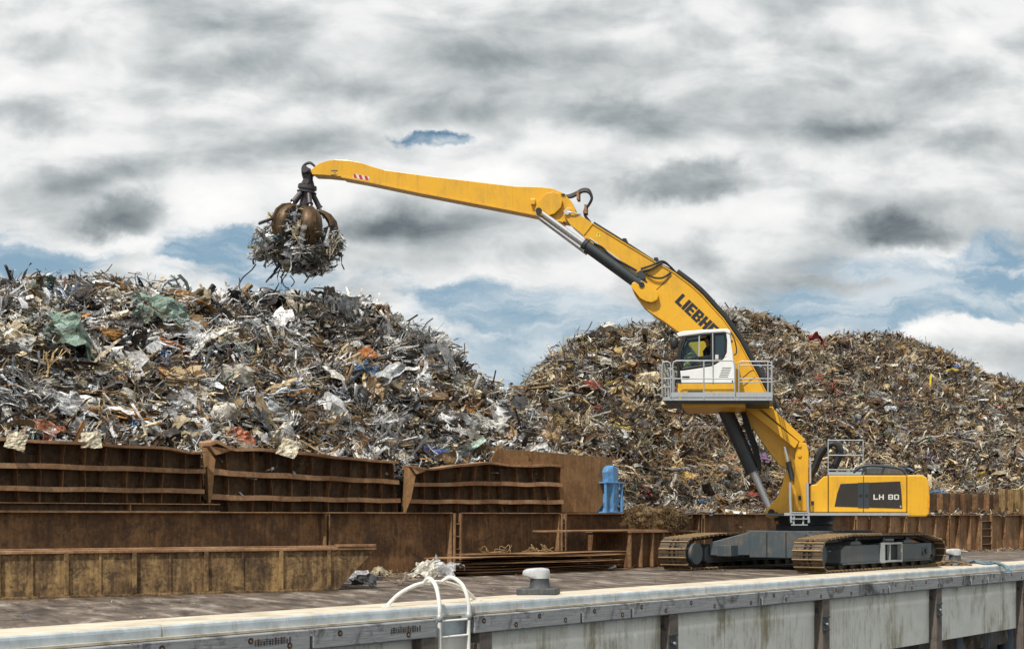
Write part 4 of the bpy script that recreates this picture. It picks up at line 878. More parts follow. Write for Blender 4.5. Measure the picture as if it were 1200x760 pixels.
    # recess of the wall behind the ladder
ladder()
def bollard(c, s, lb):
    root = thing('mooring_bollard', lb, 'bollard', c, 'mooring bollards on the coping'); c = Vector(c); u = Vector((E.u.x, E.u.y, 0)); v = Vector((E.v.x, E.v.y, 0))
    M = lambda p: c + Vector((p[0] * s, p[1] * s, p[2] * s)) 
    m = MB(M); m.box((-.42, -.36, 0.012), (.42, .36, .15)); m.build('base', 'bollard_grey', root, bevel=.02)
    m = MB(M); m.tube([(0.03, 0, .15), (0.03, 0, .20), (.03, 0, .30), (.03, 0, .36)], [.24, .215, .20, .205], 24); m.build('neck', 'bollard_grey', root)
    prof = []
    m = MB(M); n = 24
    def ring(rx, z, ext):
        return [(0.03 + rx * math.cos(2 * math.pi * k / n) - (ext if math.cos(2 * math.pi * k / n) < -.2 else 0), .215 * math.sin(2 * math.pi * k / n), z) for k in range(n)]
    rg = [ring(.205, .355, .0), ring(.21, .38, .10), ring(.215, .43, .16), ring(.21, .52, .15), ring(.18, .56, .10), ring(.08, .575, .03)]
    vs = [q for r_ in rg for q in r_]; m.add(vs, [(i * n + q, i * n + (q + 1) % n, (i + 1) * n + (q + 1) % n, (i + 1) * n + q) for i in range(5) for q in range(n)], True)
    m.add(rg[-1], [list(range(n))]); m.add(rg[0], [list(range(n))[::-1]]); m.build('head', 'bollard_white', root)
bollard(ground(631, 696.5, .0), 1.0, 'nearer mooring bollard with white head, right of the white ladder')
bollard(ground(1118, 662, 0), 1.0, 'farther mooring bollard with white head, right of the crawler machine')
def ropes():
    m = MB(); pts = [(1108, 659), (1122, 661), (1140, 657), (1152, 659), (1163, 658), (1176, 662), (1181, 668)]
    m.tube(spline([ground(x, y + 2, 0) + Vector((0, 0, .06)) for x, y in pts], 6), .05, 7)
    m.tube(spline([ground(x + 4, y + 3, 0) + Vector((0, 0, .05)) for x, y in pts[2:]], 6), .04, 7)
    tag(m.build('mooring_rope', 'rope_blue'), 'blue and tan mooring rope lying on the coping beside the far bollard', 'rope')
    m = MB(); c = ground(1108, 663, 0); m.tube(spline([c + Vector((-.7, -.1, .03)), c + Vector((-.2, 0, .12)), c + Vector((.3, .1, .16)), c + Vector((.9, .0, .03))], 5), .04, 6)
    for k in range(5): m.bar(c + Vector((-.5 + k * .25, -.1, .03)), c + Vector((-.3 + k * .28, .3, .09)), .12, .03)
    tag(m.build('dunnage_wood', 'rust_tan'), 'short wood offcuts lying at the foot of the far bollard', 'wood offcuts')
ropes()

# ------------------------------------------------------------------ glyphs
GL = {
 'L': (4.2, [(0, 0, 1.8, 7), (1.8, 0, 4.2, 1.6)]), 'I': (1.8, [(0, 0, 1.8, 7)]),
 'E': (4.4, [(0, 0, 1.8, 7), (1.8, 0, 4.4, 1.5), (1.8, 2.75, 4.1, 4.25), (1.8, 5.5, 4.4, 7)]),
 'B': (4.8, [(0, 0, 1.8, 7), (1.8, 0, 4.3, 1.4), (1.8, 2.8, 4.2, 4.2), (1.8, 5.6, 4.3, 7), (3.1, 1.4, 4.8, 2.8), (3.1, 4.2, 4.7, 5.6)]),
 'H': (4.8, [(0, 0, 1.8, 7), (3.0, 0, 4.8, 7), (1.8, 2.7, 3.0, 4.3)]),
 'R': (4.8, [(0, 0, 1.8, 7), (1.8, 2.6, 4.1, 4.0), (1.8, 5.6, 4.3, 7), (3.1, 4.0, 4.8, 5.6), (3.1, 0, 4.8, 2.6)])}
GW = {'L': (5.5, [(0, 0, 1.5, 6), (1.5, 0, 5.5, 1.3)]), 'H': (6, [(0, 0, 1.5, 6), (4.5, 0, 6, 6), (1.5, 2.4, 4.5, 3.6)]),
 '8': (6, [(0, .3, 1.5, 2.6), (0, 3.3, 1.5, 5.7), (4.5, .3, 6, 2.6), (4.5, 3.3, 6, 5.7), (0.3, 2.6, 5.7, 3.3), (1.5, 0, 4.5, 1.1), (1.5, 4.9, 4.5, 6)]),
 '0': (6, [(0, .3, 1.5, 5.7), (4.5, .3, 6, 5.7), (1.5, 0, 4.5, 1.1), (1.5, 4.9, 4.5, 6)]), ' ': (3, [])}
def text(s, o, dx, dy, G, h, gap=.7, sx=1.0, out=(0, -1, 0), t=.006):
    """strokes as thin raised plates; o = lower left corner"""
    m = MB(); o = Vector(o); dx = Vector(dx).normalized(); dy = Vector(dy).normalized(); x = 0; un = h / (7 if G is GL else 6); out = Vector(out)
    for ch in s:
        w, rc = G[ch]
        for (x0, y0, x1, y1) in rc:
            P = [o + dx * ((x + a) * sx * un) + dy * (b * un) for a, b in ((x0, y0), (x1, y0), (x1, y1), (x0, y1))]
            m.prism([p + out * .002 for p in P], out * t)
        x += w + gap
    return m

# ------------------------------------------------------------------ the yellow material handler
YC = 50.2; XC = 1.35
def machine():
    root = thing('crawler_material_handler', 'tall yellow crawler material handler with raised white cab and long boom', 'material handler', (XC, YC, 0))
    U = Vector((E.u.x, E.u.y)); 
    C = Frame((XC, YC), U)              # a = backwards along the quay, b = inland
    # ---- crawlers
    def track(bc, outer):
        cs = [(-3.95, .53, .50), (-2.35, 1.02, .12), (2.75, 1.0, .12), (3.95, .47, .45)]
        # hull path of circles, counter-clockwise seen from the sea side
        def tang(c0, c1):
            (x0, z0, r0), (x1, z1, r1) = c0, c1; d = math.hypot(x1 - x0, z1 - z0); th = math.atan2(z1 - z0, x1 - x0); be = math.acos((r0 - r1) / d); a = th + be
            return (x0 + r0 * math.cos(a), z0 + r0 * math.sin(a), a), (x1 + r1 * math.cos(a), z1 + r1 * math.sin(a), a)
        order = [cs[0], cs[1], cs[2], cs[3]]; pth = []
        T = [tang(order[i], order[(i + 1) % 4]) for i in range(4)]
        for i in range(4):
            p0, p1 = T[i]; nx = T[(i + 1) % 4][0]; c = order[(i + 1) % 4]; pth += [p0[:2], p1[:2]]
            a0, a1 = p1[2], nx[2]
            while a1 > a0: a1 -= 2 * math.pi
            k = max(2, int(abs(a1 - a0) / .12))
            for j in range(1, k): a = a0 + (a1 - a0) * j / k; pth.append((c[0] + c[2] * math.cos(a), c[1] + c[2] * math.sin(a)))
        pth.append(pth[0]); P = np.array(pth); seg = np.hypot(*np.diff(P, axis=0).T); S = np.concatenate([[0], np.cumsum(seg)]); tot = S[-1]
        n = 74; zmin = P[:, 1].min()
        def at(s):
            s = s % tot; x = np.interp(s, S, P[:, 0]); z = np.interp(s, S, P[:, 1]); return x, z
        w = .5
        m = MB(C)
        for i in range(n):
            s = tot * i / n; x, z = at(s); x2, z2 = at(s + .05); x1, z1 = at(s - .05); tx, tz = x2 - x1, z2 - z1; l = math.hypot(tx, tz); tx, tz = tx / l, tz / l; nx_, nz_ = -tz, tx
            hl = tot / n / 2 * .90
            def q(l_, b_, o_): return (x + tx * l_ + nx_ * o_, bc + b_, z + tz * l_ + nz_ * o_ + .0)
            def pl(l0, l1, b0, b1, o0, o1, mi):
                m.cur = mi; m.add([q(l0, b0, o0), q(l1, b0, o0), q(l1, b1, o0), q(l0, b1, o0), q(l0, b0, o1), q(l1, b0, o1), q(l1, b1, o1), q(l0, b1, o1)], [(0, 3, 2, 1), (4, 5, 6, 7), (0, 1, 5, 4), (1, 2, 6, 5), (2, 3, 7, 6), (3, 0, 4, 7)])
            pl(-hl, hl, -w, -.13, -.035, .0, 0); pl(-hl, hl, .13, w, -.035, .0, 0); pl(-hl, hl, -.045, .045, -.035, .0, 0); pl(-hl, -hl + .03, -w - .002, w + .002, -.055, .022, 1)
            pl(hl * .15, hl * .15 + .02, -w + .04, w - .04, -.03, .014, 0)
            pl(-hl * .8, hl * .8, -.16, .16, -.12, -.038, 2)
        m.cur = 2
        for sb in (-.16, .12):
            k = 120; vs = []
            for i in range(k):
                x, z = at(tot * i / k); x2, z2 = at(tot * i / k + .05); x1, z1 = at(tot * i / k - .05); l = math.hypot(x2 - x1, z2 - z1); nx_, nz_ = -(z2 - z1) / l, (x2 - x1) / l
                for o_ in (-.04, -.16): vs += [(x + nx_ * o_, bc + sb, z + nz_ * o_), (x + nx_ * o_, bc + sb + .04, z + nz_ * o_)]
            m.add(vs, [(i * 4 + a, i * 4 + b, ((i + 1) % k) * 4 + b, ((i + 1) % k) * 4 + a) for i in range(k) for a, b in ((0, 1), (1, 3), (3, 2), (2, 0))])
        o = m.build('crawler_track', ['shoe_top', 'shoe_edge', 'chain_dark'], root)
        sgn = -1 if outer else 1
        f = MB(C); f.prism([(-3.05, bc - .30, .30), (3.3, bc - .30, .30), (3.45, bc - .30, .50), (3.35, bc - .30, .84), (-2.8, bc - .30, .84), (-3.15, bc - .30, .62)], (0, 0, 0)) if False else None
        f = MB(C); Pp = [(-3.1, .27), (3.2, .27), (3.42, .45), (3.36, .80), (-2.8, .80), (-3.1, .66)]; bn = bc - .42 if outer else bc - .34
        A_ = [(x, bn, z) for x, z in Pp]; B_ = [(x, bc + .34, z) for x, z in Pp]; k = len(Pp)
        f.add(A_ + B_, [list(range(k))[::-1], list(range(k, 2 * k))] + [(i, (i + 1) % k, k + (i + 1) % k, k + i) for i in range(k)]); f.box((-3.0, bn - .03, .22), (3.25, bc + .3, .268))
        sf = f.build('side_frame', 'slate', o, bevel=.015)
        for a, r_, z in ((-3.92, .36, .53), (3.92, .33, .47)):
            g = MB(C); g.cyl((a, bc - .2, z), (a, bc + .2, z), r_, 28); g.cyl((a, bc - .26, z), (a, bc + .26, z), r_ * .45, 18)
            if a > 0 or True:
                for q_ in range(14): th = q_ * 2 * math.pi / 14; g.bar((a + r_ * .9 * math.cos(th), bc, z + r_ * .9 * math.sin(th)), (a + (r_ + .07) * math.cos(th), bc, z + (r_ + .07) * math.sin(th)), .1, .07, (0, 1, 0))
            g.build('idler_wheel', 'steel_dark', o)
        for q_ in range(9):
            a = -2.8 + q_ * .72; g = MB(C); g.cyl((a, bc - .27, .19), (a, bc + .27, .19), .14, 16); g.build('track_roller', 'chain_dark', o)
        for a in (-1.7, .2, 1.9): g = MB(C); g.cyl((a, bc - .22, .93), (a, bc + .22, .93), .09, 14); g.build('carrier_roller', 'steel_dark', o)
        if outer:
            for a in (-2.1, 1.6): g = MB(C); g.prism([(a - .3, bn + .05, .80), (a + .5, bn + .05, .80), (a + .35, bn + .05, .92), (a - .2, bn + .05, .92)], (0, .3, 0)); g.build('frame_cover', 'slate', o, bevel=.02)
            g = MB(C); x0, x1 = -.5, .75; y_ = bn - .16
            for xx in (x0, x1): g.box((xx, y_, .22), (xx + .07, bn, .86))
            for zz in (.24, .80): g.box((x0 + .072, y_ + .002, zz), (x1 - .002, bn - .02, zz + .06))
            g.box((x0 + .45, y_ + .03, .30), (x0 + .52, bn - .03, .80)); g.build('step_bracket', 'galv', o, bevel=.006)
            g = MB(C); g.box((-.38, bn - .012, .33), (.72, bn - .004, .77)); g.build('recess_plate', 'black', o)
            g = MB(C); g.prism([(2.6, bn - .012, .66), (2.62, bn - .012, .40), (2.85, bn - .012, .34), (3.15, bn - .012, .48), (3.05, bn - .012, .70)], (0, .009, 0)); g.cyl((2.95, bn - .05, .53), (2.95, bn - .01, .53), .09, 16); g.cyl((2.72, bn - .03, .47), (2.72, bn - .01, .47), .06, 12); g.build('cover_plate', 'steel_dark', o)
        else:
            g = MB(C); g.cyl((-3.92, bc - .58, .53), (-3.92, bc - .3, .53), .33, 28); g.build('hub_cover', 'slate', o)
        return o
    track(-2.395, True); track(2.395, False)
    # ---- chassis: central box with sloping arms to both crawlers
    m = MB(C)
    def loft(r0, r1):
        m.add(r0 + r1, [(0, 1, 2, 3), (7, 6, 5, 4), (0, 4, 5, 1), (1, 5, 6, 2), (2, 6, 7, 3), (3, 7, 4, 0)])
    m.prism([(-2.1, -1.15, .38), (-2.1, 1.0, .38), (-1.5, 1.55, .38), (1.5, 1.55, .38), (2.1, 1.0, .38), (2.1, -1.0, .38), (1.5, -1.55, .38), (-1.5, -1.55, .38)], (0, 0, .85))
    for sb in (-1, 1):
        for sa in (-1, 1):
            loft([(sa * 1.0, sb * 1.2, .45), (sa * 2.08, sb * 1.0, .45), (sa * 2.08, sb * 1.0, 1.2), (sa * 1.0, sb * 1.2, 1.2)], [(sa * 1.6, sb * 2.0, .45), (sa * 2.9, sb * 2.0, .45), (sa * 2.9, sb * 2.0, .86), (sa * 1.6, sb * 2.0, .86)])
    m.build('chassis', 'slate', root, bevel=.02)
    m = MB(C); m.box((-2.75, 1.30, .42), (-2.2, 2.03, .78)); m.build('chassis_arm', 'slate', root, bevel=.02)
    for bx in (-.35, .35): m = MB(C); m.box((-2.125, bx, .42), (-2.103, bx + .03, 1.18)); m.build('weld_rib', 'steel_dark', root)
    rc = Vector((1.20, YC, 0))
    m = MB(); m.cyl(rc + Vector((0, 0, 1.20)), rc + Vector((0, 0, 1.38)), .95, 48); m.cyl(rc + Vector((0, 0, 1.381)), rc + Vector((0, 0, 1.53)), .86, 48); m.cyl(rc + Vector((0, 0, 1.531)), rc + Vector((0, 0, 1.72)), 1.0, 48)
    for k in range(60): th = k * math.pi / 30; d = Vector((math.cos(th), math.sin(th), 0)); m.cyl(rc + d * .90 + Vector((0, 0, 1.37)), rc + d * .90 + Vector((0, 0, 1.43)), .025, 6)
    m.build('slewing_ring', 'steel_dark', root)
    # ---- upper carriage (long axis along X)
    YN = 48.55; YF = 51.75
    def xz(px, py, Y=YN): p = PX(px, py, Y); return (p.x, p.z)
    def slab(pts, y0, y1, name, mat, par, bevel=0, Yref=None, seg=2):
        m = MB(); yr = Yref or y0; m.prism([(xz(px, py, yr)[0], y0, xz(px, py, yr)[1]) for px, py in pts], (0, y1 - y0, 0)); return m.build(name, mat, par, bevel=bevel, seg=seg)
    slab([(898, 604), (1064, 604), (1064, 601), (898, 601)], YN + .1, YF - .1, 'upper_frame', 'steel_dark', root)
    house = slab([(971, 600), (1062.5, 600), (1062.5, 556.5), (971, 556.5)], YN, YF, 'engine_house', 'yellow', root, bevel=.03)
    slab([(950.5, 600), (970.3, 600), (970.3, 557.5), (965, 558), (957, 567), (950.5, 568)], YN + .002, YF, 'front_compartment', 'yellow', root, bevel=.025)
    cw = slab([(1063.2, 605), (1086, 605), (1089, 602), (1090, 585), (1089, 568), (1086, 559), (1081, 556), (1063.2, 556)], YN - .02, YF + .02, 'counterweight', 'yellow', root, bevel=.09, seg=4)
    for py in (584.5, 592): x_, z_ = xz(1088.6, py); m = MB(); m.box((x_ - .06, YN - .027, z_ - .08), (x_ + .01, YN + .1, z_ + .08)); m.build('rear_light', 'amber', cw)
    slab([(978, 593), (981, 578), (985, 566.5), (1055, 563.5), (1056.5, 578), (1057.5, 595.5)], YN - .012, YN - .002, 'ventilation_panel', 'panel_brown', house, bevel=.003)
    slab([(1005.3, 594.5), (1005.3, 565.2), (1011.3, 565), (1011.3, 594.8)], YN - .016, YN - .0125, 'dark_band', 'steel_dark', house); slab([(1012.5, 594.8), (1012.5, 565), (1018.3, 564.7), (1018.3, 595)], YN - .016, YN - .0125, 'dark_band', 'steel_dark', house)
    slab([(1011.6, 599.5), (1011.6, 557), (1012.2, 557), (1012.2, 599.5)], YN - .018, YN - .001, 'door_gap', 'black', house); slab([(970.4, 599.5), (970.4, 557), (970.9, 557), (970.9, 599.5)], YN - .004, YN - .001, 'door_gap', 'black', house)
    for px in (1008.5, 1015.5): x_, z_ = xz(px, 580); m = MB(); m.box((x_ - .045, YN - .03, z_ - .05), (x_ + .045, YN - .017, z_ + .05)); m.build('door_latch', 'black', house, bevel=.008)
    x_, z_ = xz(952, 589); m = MB(); m.box((x_ - .04, YN - .012, z_ - .06), (x_ + .05, YN - .001, z_ + .06)); m.build('door_latch', 'black', house)
    x_, z_ = xz(1023.5, 585); text('LH 80', (x_, YN - .013, z_), (1, 0, 0), (0, 0, 1), GW, .165, 1.2, .94).build('model_lettering', 'letter_white', house)
    x_, z_ = xz(1054.5, 593); m = MB(); m.box((x_, YN - .017, z_ - .03), (x_ + .05, YN - .013, z_ + .03)); m.build('badge', 'galv', house)
    # catwalk and rails
    cat = slab([(919, 603.5), (1064.5, 603.5), (1064.5, 600.4), (919, 600.4)], YN - .55, YN - .03, 'catwalk', 'galv', root, Yref=YN - .55)
    slab([(971, 556), (1011, 556), (1011, 552.5), (971, 552.5)], YN + .02, YN + .9, 'roof_walkway', 'galv', root)
    m = MB(); q = lambda px, py, y=YN + .04: PX(px, py, y)
    for y in (YN + .04, YN + .85):
        for px in (970.5, 1011.5): m.cyl(q(px, 556, y), q(px, 515.5, y), .018, 8)
        for py in (515.5, 533, 550): m.cyl(q(970.5, py, y), q(1011.5, py, y), .016, 8)
    for px in (970.5,):
        for py in (515.5, 533, 550): m.cyl(q(px, py, YN + .04), q(px, py, YN + .85), .022, 8)
    m.build('roof_railing', 'galv', root)
    hd = slab([(995, 553), (1005, 548), (1022, 546.2), (1040, 547), (1056, 550), (1062.5, 556), (995, 556)], YN + .35, YF - .2, 'engine_hood', 'slate', root, bevel=.04)
    m = MB(); m.tube(spline([q(1000, 553), q(1008, 547), q(1022, 545.2), q(1040, 546.5), q(1056, 549.5), q(1062, 555.5)], 5), .05, 8)
    for px, py in ((1013, 546), (1036, 547)): m.cyl(q(px - 3, 555.5), q(px, py), .035, 8)
    m.build('hood_rail', 'steel_dark', root)
    # black boom hoses looping behind the tower
    for dy, o in ((0, 0), (.25, 2)):
        m = MB(); y = 49.7 + dy; m.tube(spline([PX(944 + o, 560, y), PX(952 + o, 551, y), PX(959 + o, 535, y), PX(966 + o, 524, y)], 6), .10, 8); m.build('hose', 'black', root)
        m = MB(); m.tube(spline([PX(968 + o, 524, y), PX(975 + o, 519.5, y), PX(982 + o, 523, y), PX(983 + o, 532, y), PX(976 + o, 548, y), PX(970 + o, 556, y)], 6), .09, 8); m.build('hose', 'black', root)
    # boom tower and bracket
    tw = slab([(930, 599), (947, 599), (947.8, 530), (945, 519), (938, 517), (933, 521), (931, 545)], YC - .62, YC + .62, 'boom_tower', 'yellow', root, bevel=.03, Yref=YC - .62)
    for py in (521.5, 533): p = PX(937, py, YC - .62); m = MB(); m.cyl(p, p + Vector((0, -.05, 0)), .06, 14); m.build('pin', 'yellow', tw)
    p = PX(937, 583, YC - .62); m = MB(); m.box((p.x - .04, YC - .63, p.z - .07), (p.x + .05, YC - .621, p.z + .07)); m.build('slot', 'black', tw)
    ft = slab([(896.5, 598), (900, 593), (906, 589), (912, 580), (917, 566), (920, 553), (926, 545), (931, 545), (931, 604), (903, 607), (898, 605)], YC - .5, YC + .5, 'boom_foot', 'yellow', root, bevel=.025, Yref=YC - .5)
    p = PX(904, 600, YC - .5)
    m = MB(); m.cyl(p + Vector((0, -.14, 0)), p + Vector((0, 1.1, 0)), .19, 24); m.build('foot_pin', 'yellow', ft)
    m = MB(); m.cyl(p + Vector((0, -.17, 0)), p + Vector((0, -.145, 0)), .11, 20); m.cyl(p + Vector((.16, -.16, -.05)), p + Vector((.16, -.0, -.05)), .06, 12); m.build('pin_cap', 'black', ft)
    for px in (926, 946.3):  # access ladder rails
        m = MB(); y = YN - .5; m.tube(spline([PX(px, 565, y), PX(px + .3, 590, y), PX(px + 1.5, 612, y)], 4), .045, 8); m.build('grab_rail', 'galv', root)
    m = MB(); y = YN - .5; 
    for py in (600, 607.5, 614.5): m.bar(PX(927, py, y), PX(946.5, py, y), .14, .035)
    for px in (931, 942): m.bar(PX(px, 600, y), PX(px - 1, 615, y), .05, .05)
    m.build('access_step', 'galv', root)
    m = MB(); m.tube([PX(949.5, 536, 49.2), PX(949.5, 566, 49.2)], .035, 8); m.build('grab_rail', 'galv', root)
    # ---- boom
    top = [(674.5, 250.5), (694, 262.5), (730, 284.5), (767, 307), (790, 320), (810, 335), (823, 347), (836, 361.5), (847, 373.5), (855, 385), (866, 401), (875, 418), (885, 436), (897, 459), (906, 480), (922, 497), (944, 518)]
    bot = [(932, 545), (924, 549), (914, 545), (900, 527), (885, 505), (868, 484), (850, 459), (832, 434), (815, 411), (797, 388.5), (780, 376), (766, 367), (754, 357), (745, 345), (741, 335), (740, 326), (722, 309), (706, 297), (684, 276), (668, 262)]
    hw = .42; ys = YC - hw
    boom = slab(top + bot, ys, YC + hw, 'boom', 'yellow', root, bevel=.012, Yref=ys)
    def off_strip(pts, w, dy, name, mat, par, y0, y1):
        P = [PX(a, b, ys) for a, b in pts]; n = len(P); V = []
        for i, p in enumerate(P):
            t_ = (P[min(i + 1, n - 1)] - P[max(i - 1, 0)]).normalized(); nn = Vector((-t_.z, 0, t_.x)); 
            V.append((p, p + nn * w))
        m = MB()
        vs = []
        for a, b in V: vs += [(a.x, y0, a.z), (b.x, y0, b.z), (b.x, y1, b.z), (a.x, y1, a.z)]
        m.add(vs, [(i * 4 + q_, i * 4 + (q_ + 1) % 4, i * 4 + 4 + (q_ + 1) % 4, i * 4 + 4 + q_) for i in range(n - 1) for q_ in range(4)] + [(0, 1, 2, 3), tuple(4 * (n - 1) + q_ for q_ in range(4))])
        return m.build(name, mat, par)
    off_strip(top[1:], .035, 0, 'top_flange', 'yellow', boom, ys - .035, YC + hw + .035)
    off_strip(bot[5:-1], .035, 0, 'bottom_flange', 'yellow', boom, ys - .035, YC + hw + .035)
    # stepped stiffening rail on the lower boom
    slab([(866, 472), (879, 472), (936, 517.5), (931.5, 525)], ys - .30, ys - .002, 'side_rail', 'yellow', boom, bevel=.01, Yref=ys - .30)
    slab([(884, 472), (899, 472), (944, 515), (939, 519)], ys - .20, ys - .002, 'side_rail', 'yellow', boom, bevel=.01, Yref=ys - .20)
    slab([(872, 488), (880, 486), (924, 531), (921, 536), (912, 533)], ys - .008, ys - .002, 'weld_plate', 'yellow', boom, bevel=.002)
    # boom joint lines
    slab([(683.8, 273), (693.3, 262.5), (694.1, 263), (684.6, 273.6)], ys - .03, ys - .003, 'weld_seam', 'yellow', boom); slab([(769, 339), (787, 322.5), (787.6, 323), (769.6, 339.6)], ys - .006, ys - .001, 'joint_line', 'chain_dark', boom)
    # lug with cylinder pin
    def lug(pts, y0, y1, par, px, py, r=.09):
        o = slab(pts, y0, y1, 'cylinder_lug', 'yellow', par, bevel=.012, Yref=y0); p = PX(px, py, y0); m = MB(); m.cyl(p + Vector((0, -.04, 0)), p + Vector((0, .02, 0)), r, 16); m.build('lug_pin', 'black', par); return o
    circ = lambda cx, cy, rx, ry, a0, a1, n=14: [(cx + rx * math.cos(R(a0 + (a1 - a0) * k / n)), cy + ry * math.sin(R(a0 + (a1 - a0) * k / n))) for k in range(n + 1)]
    lug([(739.5, 336), (741, 331), (747, 329.5), (752, 329), (760, 333), (769, 341), (771.5, 346), (770, 351), (764, 354), (757, 353), (750, 349)], ys - .20, ys - .003, boom, 752, 333.5)
    lug([(739.5, 336), (741, 331), (747, 329.5), (752, 329), (760, 333), (769, 341), (771.5, 346), (770, 351), (764, 354), (757, 353), (750, 349)], YC + hw + .003, YC + hw + .2, boom, 752, 333.5)
    # maker lettering along the boom
    a_, b_ = PX(790.5, 353.5, ys - .003), PX(831, 392, ys - .003); dxx = (b_ - a_).normalized(); dyy = Vector((dxx.z * -1, 0, dxx.x))
    text('LIEBHERR', a_, dxx, dyy, GL, .38, .5, 1.12).build('maker_lettering', 'letter_black', boom)
    p = PX(701, 275, ys - .003); m = MB(); m.prism([p + Vector((-.09, 0, -.07)), p + Vector((.09, 0, -.07)), p + Vector((0, 0, .09))], (0, -.004, 0)); m.build('warning_triangle', 'sticker_yellow', boom)
    m = MB(); m.box((p.x - .012, p.y - .008, p.z - .03), (p.x + .012, p.y - .0045, p.z + .04)); m.build('warning_mark', 'black', boom)
    # hose run on the boom's back
    up = [(a + 1.5, b - 1.5) for a, b in top]
    for k, yy in enumerate((-.28, -.16, -.04, .1)):
        m = MB(); m.tube(spline([PX(a + .8, b - .9, ys) + Vector((0, yy + hw, .02 + (.03 if k % 2 else 0) + .03 * math.sin(i * 1.7 + k))) for i, (a, b) in enumerate(top[1:6])], 5), .035, 7); m.build('hydraulic_line', 'black', root)
    for k, yy in enumerate((-.3, -.12, .06)):
        m = MB(); m.tube(spline([PX(a + 3.2, b - 1.6, ys) + Vector((0, yy + hw, .02)) for i, (a, b) in enumerate(top[4:15])], 5), .10, 9); m.build('hydraulic_hose', 'black', root)
    for i in (2, 3, 5, 7, 10, 12): a, b = top[i]; p = PX(a, b, ys); m = MB(); m.box((p.x - .02, ys + .05, p.z - .02), (p.x + .10, YC + hw - .1, p.z + .16)); m.build('hose_clamp', 'black', boom)
    for dx_ in (0, 1):
        m = MB(); m.tube(spline([PX(751, 315 + dx_ * 3, ys - .07), PX(763, 311 + dx_ * 4, ys - .10), PX(776, 306 + dx_ * 2, ys - .05), PX(785, 312, ys + .1), PX(796, 324, ys + .2)], 7), .035, 8); m.build('hydraulic_hose', 'black', root)
    m = MB(); m.tube(spline([PX(696, 285, ys - .05), PX(706, 290, ys - .06), PX(716, 300, ys - .06), PX(730, 308, ys - .06), PX(746, 317, ys - .06)], 7), .033, 8); m.build('hydraulic_hose', 'black', root)
    m = MB(); m.tube(spline([PX(757, 320, ys - .07), PX(766, 325, ys - .1), PX(777, 325, ys - .1), PX(786, 319, ys - .02)], 7), .033, 8); m.build('hydraulic_hose', 'black', root)
    slab([(746, 319), (752, 315.5), (756, 323), (755, 327.5), (749, 326)], ys - .16, ys - .003, 'valve_block', 'steel_dark', boom, bevel=.012)
    # ---- stick
    so = circ(656.5, 245, 17.5, 17.5, -88, 60, 10)
    stick_o = [(364, 199.5), (369, 195), (375, 191), (384, 188), (392.5, 187), (408, 187.8), (422.5, 190.5), (436, 195), (450, 199), (500, 206), (550, 212), (600, 218), (632.5, 219), (648, 221), (660, 226), (669, 235), (674, 245), (674, 252), (671, 258), (666, 260.5), (660, 259.5), (645, 256), (625, 251), (600, 246), (550, 236.5), (490, 225), (425, 211.5), (400, 207), (380, 205), (366, 204.5)]
    hs = .33; y0 = YC - hs
    stick = slab(stick_o, y0, YC + hs, 'stick', 'yellow', root, bevel=.012, Yref=y0)
    # fork of the boom around the stick head
    lugp = [(628, 250), (627, 245), (630, 236), (640, 227), (648, 224.5), (655, 227), (659, 235), (657, 243), (650, 250), (641, 253), (633, 252)]
    lug(lugp, y0 - .16, y0 - .003, stick, 631.5, 247, .10)
    lug(lugp, YC + hs + .003, YC + hs + .16, stick, 631.5, 247, .10)
    for sgn in (0, 1):
        yy = (y0 - .125, y0 - .003) if sgn == 0 else (YC + hs + .003, YC + hs + .125)
        slab([(661, 252), (660, 247), (664, 243.5), (670, 243.5), (677, 250), (695, 262), (684, 276), (668, 263)], yy[0], yy[1], 'boom_fork', 'yellow', boom, bevel=.012, Yref=yy[0])
    p = PX(665, 249, y0 - .1); m = MB(); m.cyl(p, p + Vector((0, -.10, 0)), .09, 16); m.tube(spline([p + Vector((0, -.08, 0)), p + Vector((.15, -.1, -.02)), p + Vector((.3, -.06, -.06)), p + Vector((.42, -.02, -.05)), p + Vector((.42, 0, -.22)), p + Vector((.28, 0, -.22))], 5), .022, 7); m.build('joint_fitting', 'chrome', stick)
    p = PX(625, 237, y0); m = MB(); m.box((p.x - .07, y0 - .14, p.z - .09), (p.x + .07, y0 - .002, p.z + .08)); m.build('stop_block', 'yellow', stick, bevel=.01)
    p = PX(660, 228, y0); m = MB(); m.box((p.x - .06, y0 - .05, p.z - .02), (p.x + .06, y0 - .002, p.z + .02)); m.build('small_bracket', 'black', stick)
    # lower flange on stick
    lowr = [(660, 259.5), (645, 256), (625, 251), (600, 246), (550, 236.5), (490, 225), (425, 211.5), (400, 207)]
    P = [PX(a, b, y0) for a, b in lowr]; m = MB(); vs = []
    for p in P: vs += [(p.x, y0 - .03, p.z + .02), (p.x, YC + hs + .03, p.z + .02), (p.x, YC + hs + .03, p.z - .03), (p.x, y0 - .03, p.z - .03)]
    m.add(vs, [(i * 4 + q_, i * 4 + (q_ + 1) % 4, i * 4 + 4 + (q_ + 1) % 4, i * 4 + 4 + q_) for i in range(len(P) - 1) for q_ in range(4)] + [(0, 1, 2, 3), tuple(4 * (len(P) - 1) + q_ for q_ in range(4))]); m.build('lower_flange', 'yellow', stick)
    for px, ya, yb in ((489, 204.7, 224.6), (600, 218.2, 245.7)): slab([(px, ya), (px + .7, ya + .1), (px + .7, yb + .1), (px, yb)], y0 - .006, y0 - .001, 'weld_seam', 'yellow', stick, Yref=y0)
    # red and white warning strip
    base = [(413.3, 208.5), (432.5, 211.5), (433, 207), (414.2, 203.3)]; slab(base, y0 - .005, y0 - .002, 'warning_strip', 'letter_white', stick, Yref=y0)
